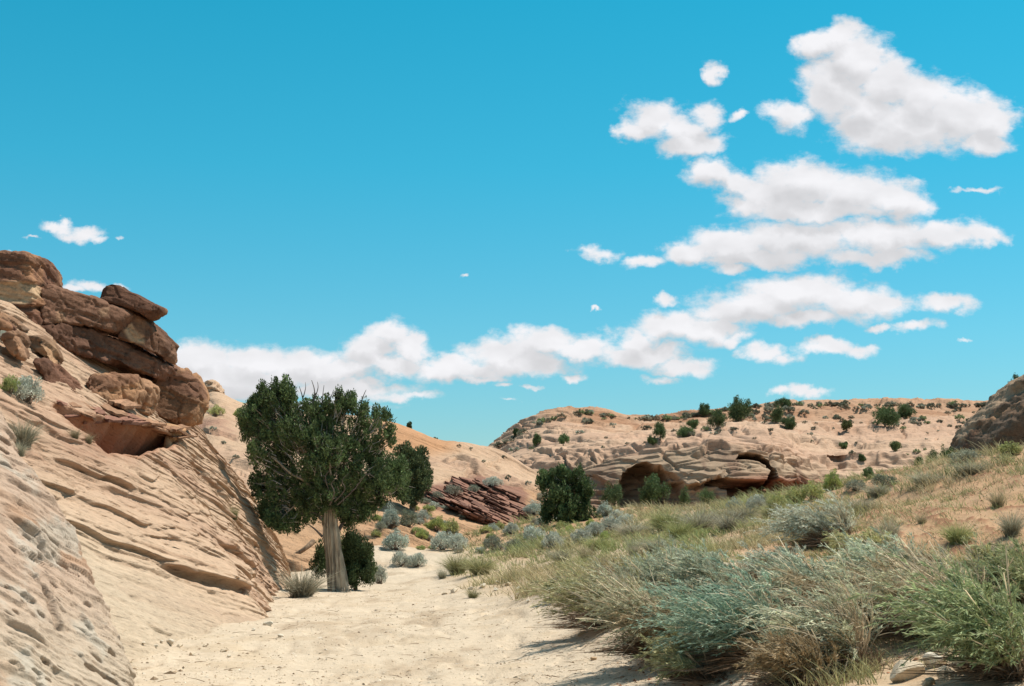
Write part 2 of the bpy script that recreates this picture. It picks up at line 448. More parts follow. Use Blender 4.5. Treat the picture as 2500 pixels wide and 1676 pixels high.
# ------------------------------------------------------------------ the ground: one sheet to the horizon
gp = [(-3.5, 4, 0), (0, 4, 0), (2.5, 4, .02), (-3, 12, 0), (0, 12, 0), (1.25, 12.5, 0), (-3.8, 20, 0), (-1.5, 20, -.02), (0, 20, 0), (.7, 19.5, .03), (-4.2, 29, 0.02), (-2, 29, 0), (-3, 40, .12), (-1.8, 40, .1),
      (-1.3, 28.5, .06), (1.2, 16, .02), (1.6, 13.5, .03), (-10, 20, 0), (-10, 35, .3), (-12, 10, 0), (-12, 0, 0), (12, 0, .8), (5, 2, .3), (0, -20, 0), (-30, -20, 0), (30, -20, 1.5), (-40, 30, 1), (30, 20, 3.2), (60, 40, 3.5),
      (-60, 100, 2), (60, 100, 2.2), (0, 100, 2.2), (200, 300, 2), (-200, 300, 2), (0, 300, 2), (-300, -100, 0), (300, -100, 2), (0, 700, 2), (600, 700, 2), (-600, 700, 2)]
for (px, py, Y) in [(1330, 1470, 24), (1400, 1380, 30), (1600, 1400, 22), (1700, 1330, 28), (2000, 1400, 19.5), (1800, 1500, 16), (2050, 1560, 13.8), (2300, 1400, 19), (2500, 1430, 16.5), (2500, 1560, 13), (2300, 1660, 10.8), (2100, 1676, 11.6),
                    (2450, 1220, 23.5), (2200, 1265, 24.5), (2000, 1265, 28), (1900, 1222, 36), (2150, 1160, 33), (2350, 1120, 31), (2500, 1100, 29.5), (2700, 1090, 28), (1750, 1238, 41), (1550, 1240, 49), (1450, 1285, 44), (1300, 1335, 41), (1200, 1365, 39),
                    (1000, 1345, 45), (900, 1335, 42), (1050, 1295, 52), (1250, 1292, 56), (1350, 1255, 64), (1420, 1262, 60), (1100, 1340, 46), (700, 1390, 41), (1150, 1430, 31.5)]:
    p = P(px, py, Y); gp.append((p[0], p[1], p[2]))
for (px, Y, z) in [(1750, 52, 1.0), (1900, 48, 1.1), (2150, 45, 1.6), (2350, 43, 2.0), (2500, 42, 2.2), (1550, 62, 1.0), (1900, 75, 1.0), (2200, 75, 1.2), (1600, 85, 1.2)]:
    gp.append(((px - 1250) / F * Y, Y, z))
gp = np.array(gp)


def tps(r2): return np.where(r2 > 1e-9, 0.5 * r2 * np.log(r2 + 1e-12), 0)


_A = tps(((gp[:, None, :2] - gp[None, :, :2]) ** 2).sum(-1)) + np.eye(len(gp)) * 0.02
_Q = np.hstack([np.ones((len(gp), 1)), gp[:, :2]])
_S = np.block([[_A, _Q], [_Q.T, np.zeros((3, 3))]])
_w = np.linalg.solve(_S, np.concatenate([gp[:, 2], np.zeros(3)]))


def ground_base(x, y):
    sh = x.shape; x = x.ravel(); y = y.ravel(); r = np.zeros(len(x))
    for k in range(len(gp)): r += _w[k] * tps((x - gp[k, 0]) ** 2 + (y - gp[k, 1]) ** 2)
    r += _w[-3] + _w[-2] * x + _w[-1] * y
    return r.reshape(sh)


WASH_R = np.array([(-20, 3.0), (5, 2.2), (11, 1.7), (13.7, 1.5), (15.6, 1.12), (18.8, .75), (21.8, .2), (25, -.6), (28.5, -1.5), (33, -1.7), (38, -1.9), (44, -2.2), (50, -3.2)])


def wash_side(x, y):          # metres right of the wash's right edge
    return x - np.interp(y, WASH_R[:, 0], WASH_R[:, 1])


def ground_height(x, y):
    z = ground_base(x, y)
    far = smooth(np.hypot(x, y), 80, 130); z = lerp(z, 1.6, far)
    p = np.stack([x, y, np.zeros_like(x)], -1)
    ws = wash_side(x, y) + fbm(p * 0.8, 3, 5) * 0.35
    bank = smooth(ws, -0.25, 0.8) * (y > 0)
    near = 1 - smooth(y, 60, 110)
    z = z + near * bank * smooth(ws, 0.0, .5) * (1 - smooth(y, 23, 30)) * 0.10                     # cut bank
    z = z + near * fbm(p * 0.45, 4, 2) * lerp(0.035, 0.11, bank)
    z = z + near * (1 - bank) * (fbm(p * np.array((2.6, 2.6, 1)), 4, 9) * 0.022)                         # trampled, water-worn sand
    dent = smooth(vnoise(p * np.array((3.3, 2.2, 1)) + 3, 33) + .4 * vnoise(p * 7.0, 34), .35, .75); z = z - near * (1 - bank) * dent * .045
    for off_, wd_ in ((-1.9, .16), (-.7, .14), (.1, .2)):
        z = z - near * (1 - bank) * .028 * np.exp(-((x - (off_ - .055 * np.maximum(y - 10, 0) + .25 * np.sin(y * .31 + off_ * 3))) / wd_) ** 2) * (.5 + .5 * vnoise(p * np.array((.8, .8, 1)) + off_, 35))
    rid = 1 - np.abs(fbm(p * np.array((1.5, 0.8, 1)) + 7, 3, 31)); z = z + near * (1 - bank) * (rid - .75) * 0.03
    z = z + near * bank * (fbm(p * 1.1, 5, 12, .55) * 0.09)
    z = z - far * 0.0
    return z, ws, bank


def build_ground():
    u = np.concatenate([[-60, -14, -5, -2.2, -1.2, -.8, -.6], np.linspace(-.5, .52, 520), [.62, .8, 1.2, 2.2, 5, 14, 60]])
    yr = np.concatenate([[-900, -300, -100, -40, -15, -5, 0, 3], np.geomspace(6, 75, 500), np.geomspace(78, 4500, 26)])
    Y, U = np.meshgrid(yr, u, indexing='ij'); X = U * np.maximum(Y, 6)
    Z, ws, bank = ground_height(X, Y)
    p = np.stack([X, Y, Z], -1)
    # colours the ground itself has: pale wash sand, orange soil, straw-coloured vegetated earth
    q = np.stack([X, Y, np.zeros_like(X)], -1)
    c = np.broadcast_to(SAND, p.shape).copy()
    n = fbm(q * 0.5, 4, 40); n2 = fbm(q * 2.2, 4, 41)
    c = mixc(c, SAND * (0.90, 0.86, 0.80), smooth(n2, 0.0, 0.6) * 0.7)
    c = mixc(c, SAND * 1.08, smooth(n, 0.1, 0.5) * 0.5)
    c = mixc(c, SAND * (.70, .64, .58), smooth(fbm(q * np.array((1.6, .7, 1)), 5, 46, .62), .12, .45) * (1 - smooth(ws, -.3, .3)) * .6)
    px, py = proj(p)
    soil = smooth(ws, 0.6, 2.2)
    c = mixc(c, SAND * (0.92, 0.82, 0.68), smooth(ws, 0.1, 1.0) * .6)
    orange = soil * smooth(px, 1500, 2050) * (1 - smooth(py, 1370, 1440) * .8)
    orange = np.maximum(orange, soil * smooth(Y, 33, 40) * 0.75)
    orange = np.maximum(orange, smooth(Y, 41, 46) * .85); c = mixc(c, SOIL * (.8, .68, .66), smooth(fbm(q * .35, 4, 49), -.1, .35) * smooth(Y, 42, 47) * .8)
    c = mixc(c, SOIL, np.clip(orange + n2 * .35 * (orange > .02), 0, 1))
    clod = smooth(fbm(q * 4.0, 5, 44, .7), 0.10, 0.30) * smooth(fbm(q * .8, 3, 48), -.25, .2) * smooth(px, 1950, 2150) * (Y > 15) * (1 - smooth(py, 1380, 1420))
    c = mixc(c, (0.19, 0.085, 0.045), clod * .85)
    p[..., 2] += clod * 0.04
    me = mesh_np('ground', p.reshape(-1, 3), grid_faces(*p.shape[:2]), c.reshape(-1, 3))
    return tag(obj('ground', me, MAT['sand']), kind='structure', label='pale sandy wash floor with an orange earth bank on the right')


ground = build_ground()
TERRAIN = [ground]

# ------------------------------------------------------------------ rock relief


def strata(p, nrm, amp, freq, seed, lateral=0.35, warp=0.25):
    fr = frame(nrm); q = p @ fr.T
    w = fbm(q * 0.35, 3, seed + 90) * warp
    s = (q[..., 2] + w) * freq
    c = np.stack([q[..., 0] * lateral, q[..., 1] * lateral, s], -1)
    a = vnoise(c, seed); b = vnoise(c * (1.7, 1.7, 2.7) + 11, seed + 1); d = vnoise(c * (3.1, 3.1, 6.3) + 5, seed + 2)
    t = np.sign(a) * np.abs(a) ** 0.5 * 0.55 + np.sign(b) * np.abs(b) ** 0.6 * 0.33 + d * 0.22
    return amp * t


def beds(p, nrm, amp, freq, seed, lateral=.5, warp=.25):
    """stacked beds, each proud at its lower lip and weathered back towards its top, coming and going along the face"""
    fr = frame(nrm); q = p @ fr.T
    s = (q[..., 2] + fbm(q * .4, 3, seed + 90) * warp) * freq + .5 * vnoise(np.stack([q[..., 0] * lateral, q[..., 1] * lateral, q[..., 2] * freq * .23], -1), seed + 5)
    k = np.floor(s); f = s - k
    m = smooth(vnoise(np.stack([q[..., 0] * lateral, q[..., 1] * lateral, k * 7.31], -1), seed), -.35, .4)
    return amp * m * smooth(f, 0, .10) * (1 - f) ** 1.3


def worley(q, seed):
    b = np.floor(q); f1 = np.full(q.shape[:-1], 9.0); f2 = f1.copy(); idv = np.zeros(q.shape[:-1])
    for ox in (-1, 0, 1):
        for oy in (-1, 0, 1):
            for oz in (-1, 0, 1):
                c = b + (ox, oy, oz); ci = c.astype(np.int64)
                j = np.stack([_hash(ci[..., 0], ci[..., 1], ci[..., 2], seed + k) for k in range(3)], -1)
                d = np.linalg.norm(c + j - q, axis=-1); h = j[..., 0]
                m = d < f1; f2 = np.where(m, f1, np.minimum(f2, d)); idv = np.where(m, h, idv); f1 = np.where(m, d, f1)
    return f1, f2, idv


def fracture(p, nrm, amp, scale, seed, crack=.04):
    """broken blocks: each at its own depth, parted by cracks"""
    q = (p @ frame(nrm).T) * np.asarray(scale, float); q = q + .18 * np.stack([vnoise(q * 2.1, seed + 31), vnoise(q * 2.1 + 7, seed + 32), vnoise(q * 2.1 + 13, seed + 33)], -1)
    f1, f2, idv = worley(q, seed)
    return (idv - .5) * 2 * amp - (1 - smooth(f2 - f1, 0, .07)) * crack


def build_slope():
    yk = np.array([8, 10, 14, 16.6, 20, 22.7, 26, 30, 33, 36, 39, 45.0])
    foot = np.array([-3.9, -4.1, -4.5, -4.6, -4.2, -3.95, -4.3, -4.75, -5.1, -5.55, -6.2, -7.6])
    tilt = np.radians([40, 41, 43, 44, 45, 46.5, 50, 60, 62, 61, 58, 50])
    crest = np.array([5, 5.2, 5.4, 5.4, 5.3, 5.2, 5.0, 3.75, 2.75, 1.6, 0.7, 0.3])
    nr, nc = 500, 600
    yy = np.concatenate([np.linspace(9, 15, 50, endpoint=False), np.linspace(15, 40, nc - 50)])
    s3 = lambda v: np.convolve(np.pad(np.interp(yy, yk, v), 12, mode='edge'), np.ones(25) / 25, 'valid')
    fx, al, cz = s3(foot), s3(tilt), s3(crest)
    tv = np.concatenate([np.linspace(-0.12, 1.06, nr - 36, endpoint=False), np.linspace(1.06, 1.75, 36)])[:, None]
    tlen = cz / np.sin(al)
    # up the face, then rolling over the top and away to the left
    up = np.minimum(tv, 1.0); over = np.maximum(tv - 1.0, 0)
    x = fx - up * tlen * np.cos(al) - over * 6.0
    z = up * tlen * np.sin(al) + 0.35 * np.sin(np.minimum(over * 6, 1.6)) - np.maximum(over - 0.2, 0) * 3.5
    x = x - 0.25 * np.sin(np.clip(up, 0, 1) * math.pi) * np.cos(al) * -1.2
    y = np.broadcast_to(yy, x.shape) + over * 0.6
    p = np.stack([x, y, z], -1)
    n = grid_normals(p)
    if n[..., 0].mean() < 0: n = -n
    px, py = proj(p)
    big = fbm(p * 0.45, 3, 3) * 0.14
    d = big + strata(p, BED, 0.035, 4.2, 20, 0.30, 0.3) + beds(p, BED, 0.085, 2.4, 21, .07, .08) + beds(p, BED, 0.06, 5.5, 22, .12, .07) + beds(p, BED, 0.042, 12.0, 23, .3, .06) + fracture(p, BED, .018, (.5, .5, 4.0), 24, .035) + strata(p, BED, 0.02, 24, 28, 1.1, 0.2) + fbm(p * np.array((3, 3, 6)), 4, 50) * 0.03
    # roughness sits in bands; the lower wash-polished face is smooth
    polish = smooth(py - (1330 + (px - 250) * 0.42), -20, 60)
    d = big + (d - big) * lerp(1.0, 0.35, polish)
    L = [  # the ledges one sees in the face, upper left to lower right
        (C2([(250, 585), (380, 620), (520, 690), (650, 735), (780, 790), (880, 825), (960, 850), (1040, 890)]), .14, 14, .13, 26),
        (C2([(870, 820), (930, 860), (1040, 910), (1150, 950), (1240, 965), (1330, 1000), (1440, 1020)]), .30, 22, .24, 42),
        (C2([(120, 400), (210, 445), (330, 490), (400, 510)]), .10, 12, .05, 15),
        (C2([(220, 400), (330, 430), (430, 465)]), .09, 12, .05, 14),
        (C2([(270, 225), (400, 285), (530, 345), (650, 400), (790, 470)]), .20, 16, .12, 26),
        (C2([(540, 390), (700, 470), (860, 540), (1000, 600)]), .07, 10, .04, 14),
        (C2([(420, 500), (620, 560), (830, 640), (1060, 700), (1230, 755)]), .07, 9, .04, 14),
        (C2([(720, 690), (900, 720), (1050, 790), (1200, 860), (1280, 900)]), .10, 11, .06, 14),
        (C2([(1180, 730), (1290, 800), (1380, 850), (1455, 895)]), .18, 14, .10, 18),
        (C2([(1250, 870), (1340, 910), (1430, 960)]), .14, 14, .08, 16),
        (C2([(1370, 670), (1430, 730), (1480, 780)]), .16, 14, .05, 14),
        (C2([(1500, 830), (1540, 890), (1590, 950)]), .12, 12, .05, 14),
        (C2([(1080, 570), (1180, 610), (1280, 660), (1340, 700)]), .08, 9, .04, 12),
        (C2([(870, 850), (960, 890), (1050, 950)]), .06, 9, .03, 12),
        (C2([(810, 1200), (880, 1235), (990, 1285)]), .05, 8, .03, 10),
        (C2([(1260, 1150), (1320, 1185)]), .06, 8, .03, 10),
        (C2([(690, 280), (760, 340), (860, 390), (920, 380)]), .10, 12, .06, 14),
        (C2([(1120, 330), (1200, 400), (1250, 440), (1290, 520)]), .20, 16, .08, 16),
        (C2([(1000, 280), (1070, 330)]), .08, 10, .03, 12), (C2([(1280, 290), (1340, 330), (1400, 370)]), .14, 12, .05, 14),
        (C2([(1010, 470), (1090, 500)]), .06, 8, .03, 10), (C2([(960, 530), (1060, 590), (1130, 600)]), .06, 8, .03, 10),
        (C2([(60, 0), (150, 40), (220, 85)]), .12, 12, .06, 14), (C2([(380, 140), (480, 190)]), .08, 10, .04, 12),
    ]
    jx, jy = px + vnoise(p * 2.2, 61) * 9, py + vnoise(p * 2.6, 62) * 7
    for l in L: d = d + ledge(jx, jy, *l, t=4.5)
    # hollow of red rock under the boulders
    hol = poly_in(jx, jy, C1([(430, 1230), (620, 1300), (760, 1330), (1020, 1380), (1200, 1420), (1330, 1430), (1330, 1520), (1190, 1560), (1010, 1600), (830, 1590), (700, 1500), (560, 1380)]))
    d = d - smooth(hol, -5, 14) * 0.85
    # shallow pockets
    fr = frame(BED); q = p @ fr.T
    pit = vnoise(q * (1.6, 1.6, 7.0) + 31, 71) + 0.4 * vnoise(q * (4, 4, 14), 72)
    d = d - smooth(pit, 0.62, 0.9) * 0.06 * (1 - polish * .5)
    p2 = p + n * d[..., None]; p2[..., 2] -= np.maximum(d - big, 0) * .7
    # colours
    c = np.broadcast_to(SLICK, p.shape).copy()
    band = vnoise(np.stack([q[..., 0] * .25, q[..., 1] * .25, q[..., 2] * 2.2], -1), 81)
    c = mixc(c, PINK, smooth(band, -.1, .5) * .55)
    c = mixc(c, SLICK * (1.06, 1.08, 1.08), smooth(-band, .1, .6) * .6)
    c = mixc(c, PALE, smooth(py - (1290 + (px - 250) * .55), -60, 160) * .85)
    thin = vnoise(np.stack([q[..., 0] * .6, q[..., 1] * .6, q[..., 2] * 11], -1), 82)
    c = mixc(c, (0.27, 0.15, 0.09), smooth(thin, .35, .8) * .4 * (1 - polish * .7))
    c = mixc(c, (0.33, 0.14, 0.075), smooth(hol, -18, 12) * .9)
    c = mixc(c, (0.25, 0.13, 0.085), smooth(fbm(p * 0.5, 4, 83), .12, .5) * smooth(-(py - 1180), -40, 120) * .6)
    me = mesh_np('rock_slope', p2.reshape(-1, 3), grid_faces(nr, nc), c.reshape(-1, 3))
    return tag(obj('rock_slope', me, MAT['slick']), kind='structure', label='layered tan slickrock slope along the left of the wash')


slope = build_slope(); TERRAIN.append(slope)


def build_near_rock():
    edge = [(-330, 800, 15.2), (-150, 860, 14.7), (-60, 930, 14.2), (0, 1012, 13.8), (38, 1110, 13.5), (108, 1205, 13.3), (188, 1330, 13.1), (252, 1470, 12.9), (306, 1600, 12.7), (332, 1700, 12.5), (350, 1790, 12.3)]
    ctrl = []
    for (x, y, Y) in edge:
        ctrl.append([(x - 900, y + 120, Y - 4.2), (x - 520, y + 55, Y - 2.9), (x - 300, y + 20, Y - 1.9), (x - 140, y + 2, Y - .95), (x - 45, y - 2, Y - .3), (x, y, Y), (x + 4, y + 40, Y + .55), (x - 30, y + 130, Y + 1.5), (x - 120, y + 260, Y + 3.0)])
    ctrl = np.array(ctrl, float)                       # (rows down the edge) x (across)
    nr, nc = 420, 360
    w = Pv(ctrl[..., 0], ctrl[..., 1], ctrl[..., 2])
    a = cr(w, np.linspace(0, len(w) - 1, nr))
    p = cr(a.transpose(1, 0, 2), np.concatenate([np.linspace(0, 2, 60, endpoint=False), np.linspace(2, 5.4, 250, endpoint=False), np.linspace(5.4, 8, nc - 310)])).transpose(1, 0, 2)
    n = grid_normals(p)
    if (n[..., 0].mean()) < 0: n = -n
    px, py = proj(p)
    bn = np.array([0.25, 0.35, 0.9]); fr = frame(bn); q = p @ fr.T
    d = fbm(p * 1.1, 4, 101) * 0.08 + strata(p, bn, 0.02, 7, 110, .5, .3) + beds(p, bn, .03, 5, 115, .5, .1) + beds(p, bn, .018, 13, 116, 1.0, .1) + strata(p, bn, 0.014, 20, 112, 1.2, .2) + fbm(p * 7, 4, 103) * 0.018
    jx, jy = px + vnoise(p * 5, 104) * 8, py + vnoise(p * 5, 105) * 8
    L = [
        (C2([(30, 590), (110, 650), (200, 720), (260, 810), (330, 880)]), .07, 8, .03, 12),
        (C2([(175, 940), (205, 990)]), .06, 9, .02, 10), (C2([(125, 1040), (160, 1060), (215, 1105)]), .08, 12, .02, 10),
        (C2([(230, 980), (290, 1060), (310, 1130), (345, 1200), (380, 1255)]), .11, 10, .03, 12),
        (C2([(455, 1150), (490, 1200), (530, 1250)]), .07, 8, .02, 10), (C2([(0, 1430), (60, 1450), (100, 1500)]), .05, 10, .02, 10),
        (C2([(0, 1190), (80, 1220), (200, 1290), (300, 1370)]), .045, 8, .02, 12), (C2([(0, 1300), (60, 1340), (170, 1420)]), .04, 8, .02, 10),
        (C2([(500, 1060), (530, 1100)]), .05, 8, .02, 8), (C2([(100, 780), (140, 800)]), .05, 7, .02, 8),
    ]
    for l in L: d = d + ledge(jx, jy, *l)
    pit = vnoise(q * (5.0, 3.2, 16.0) + 31, 121) + .55 * vnoise(q * (11, 8, 34), 122)
    d = d - smooth(pit, 0.62, .85) * 0.07
    pit2 = vnoise(q * (12.0, 9.0, 40.0) + 3, 123)
    d = d - smooth(pit2, 0.6, .85) * 0.022
    p2 = p + n * d[..., None]
    c = np.broadcast_to(SLICK * (.90, .93, 1.0), p.shape).copy()
    c = mixc(c, PALE * (.93, .95, .98), smooth(py, 1350, 1650) * .7)
    nn = fbm(q * (1, 1, 3), 4, 130)
    c = mixc(c, (0.33, 0.185, 0.105), smooth(nn, .05, .5) * .6)
    c = mixc(c, (0.25, 0.14, 0.08), smooth(pit, .6, .95) * .6)
    c = mixc(c, (0.40, 0.36, 0.30), smooth(fbm(p * 2.2 + 5, 5, 131, .6), .08, .4) * .6)
    me = mesh_np('near_rock', p2.reshape(-1, 3), grid_faces(nr, nc), c.reshape(-1, 3))
    return tag(obj('near_rock', me, MAT['near']), kind='structure', label='rounded pitted slickrock nose in the bottom left corner')


near_rock = build_near_rock(); TERRAIN.append(near_rock)


def build_left_hill():
    cols = [
        (150, [(1150, 112), (975, 88), (1030, 77), (1115, 65), (1250, 51), (1340, 44), (1420, 40)]),
        (330, [(1150, 112), (975, 88), (1030, 76), (1115, 65), (1250, 50), (1340, 44), (1420, 40)]),
        (480, [(1140, 110), (975, 86), (1010, 75), (1100, 63), (1240, 49), (1335, 43), (1420, 40)]),
        (530, [(1140, 110), (966, 85), (1010, 74), (1100, 62), (1240, 49), (1335, 43), (1420, 40)]),
        (600, [(1140, 110), (992, 84), (1035, 74), (1110, 62), (1240, 49), (1340, 43), (1420, 40)]),
        (700, [(1150, 110), (1006, 83), (1045, 74), (1120, 62), (1240, 49), (1345, 42.5), (1420, 40)]),
        (830, [(1160, 110), (1018, 82), (1055, 74), (1125, 63), (1230, 50), (1335, 43.5), (1410, 41)]),
        (960, [(1170, 110), (1036, 80), (1080, 73), (1145, 63), (1220, 53), (1300, 46), (1370, 43)]),
        (1080, [(1190, 110), (1082, 80), (1115, 74), (1165, 65), (1220, 56), (1285, 50), (1350, 46)]),
        (1200, [(1200, 112), (1106, 84), (1132, 78), (1172, 70), (1215, 61), (1260, 55), (1330, 50)]),
        (1300, [(1230, 115), (1158, 86), (1175, 80), (1198, 73), (1225, 66), (1252, 60), (1300, 55)]),
        (1390, [(1260, 115), (1213, 86), (1222, 80), (1234, 74), (1246, 68), (1262, 63), (1300, 59)]),
        (1450, [(1280, 115), (1248, 86), (1252, 80), (1258, 74), (1264, 68), (1275, 63), (1310, 60)]),
    ]
    ctrl = [[(px, py, Y) for (py, Y) in rows] for px, rows in cols]
    nr, nc = 260, 430
    p = loft(ctrl, nr, nc); n = grid_normals(p)
    if n[..., 2].mean() < 0: n = -n
    px, py = proj(p)
    d = fbm(p * .16, 4, 201) * .35 + strata(p, BED2, .10, 1.6, 210, .12, .6) * smooth(py, 1090, 1150) + (beds(p, BED2, .35, .8, 211, .12, .6) + beds(p, BED2, .18, 2.0, 212, .25, .5)) * smooth(py - np.interp(px, [900, 1100, 1200], [1090, 1110, 1100]), -20, 30) + strata(p, BED2, .05, 3.0, 220, .2, .4)
    jx, jy = px + vnoise(p * .8, 204) * 6, py + vnoise(p * .8, 205) * 4
    for l in [
        (C4([(680, 535), (760, 570), (830, 555), (890, 590), (960, 640), (1010, 690)]), .5, 8, .25, 12), (C4([(610, 680), (700, 690), (800, 690), (870, 680)]), .25, 6, .1, 8),
        (C4([(870, 690), (920, 650), (970, 650), (1030, 690)]), .9, 10, .35, 10), (C4([(990, 640), (1080, 600), (1150, 570), (1170, 600)]), .35, 6, .2, 10),
        (C4([(1090, 620), (1120, 610), (1150, 650)]), .7, 8, .2, 8), (C4([(1150, 720), (1220, 735), (1290, 760)]), .5, 7, .2, 8), (C4([(1280, 750), (1400, 810), (1500, 860)]), .3, 5, .15, 8),
        (C4([(760, 500), (830, 530), (890, 570)]), .2, 5, .1, 7), (C1([(1540, 1400), (1620, 1430), (1700, 1440)]), .5, 8, .2, 8), (C1([(1580, 1190), (1660, 1200), (1760, 1230)]), .25, 5, .1, 7),
        (C1([(1560, 1260), (1700, 1310), (1830, 1350)]), .3, 6, .15, 8), (C1([(1640, 1420), (1740, 1460), (1830, 1500)]), .4, 8, .15, 8)]:
        d = d + ledge(jx, jy, l[0], l[1] * .8, l[2], l[3] * .5, l[4])
    p2 = p + n * d[..., None]
    c = np.broadcast_to(SLICK * (1.0, .98, .95), p.shape).copy()
    fr = frame(BED2); q = p @ fr.T
    c = mixc(c, PINK * 1.05, smooth(vnoise(np.stack([q[..., 0] * .08, q[..., 1] * .08, q[..., 2] * .9], -1), 230), -.2, .5) * .6)
    c = mixc(c, (0.40, 0.195, 0.09), smooth(px, 880, 960) * (1 - smooth(px, 1080, 1150)) * (1 - smooth(py, 1085, 1130)) * .75)
    c = mixc(c, (.26, .13, .09), smooth(fbm(p * .25, 4, 231), .0, .4) * smooth(py, 1000, 1040) * (1 - smooth(px, 560, 640)) * .75)
    c = mixc(c, SOIL * (1, .95, .9), smooth(py - 1210 + 25 * vnoise(p * .3, 233), -15, 25) * .8)
    c = mixc(c, REDR * 1.3, smooth(poly_in(jx, jy, C4([(480, 850), (700, 720), (1000, 680), (1320, 780), (1420, 980), (1200, 1060), (900, 980), (600, 900)])), -8, 10) * .9)
    me = mesh_np('left_hill', p2.reshape(-1, 3), grid_faces(nr, nc), c.reshape(-1, 3))
    return tag(obj('left_hill', me, MAT['hill']), kind='structure', label='smooth orange slickrock hill behind the juniper')


left_hill = build_left_hill(); TERRAIN.append(left_hill)


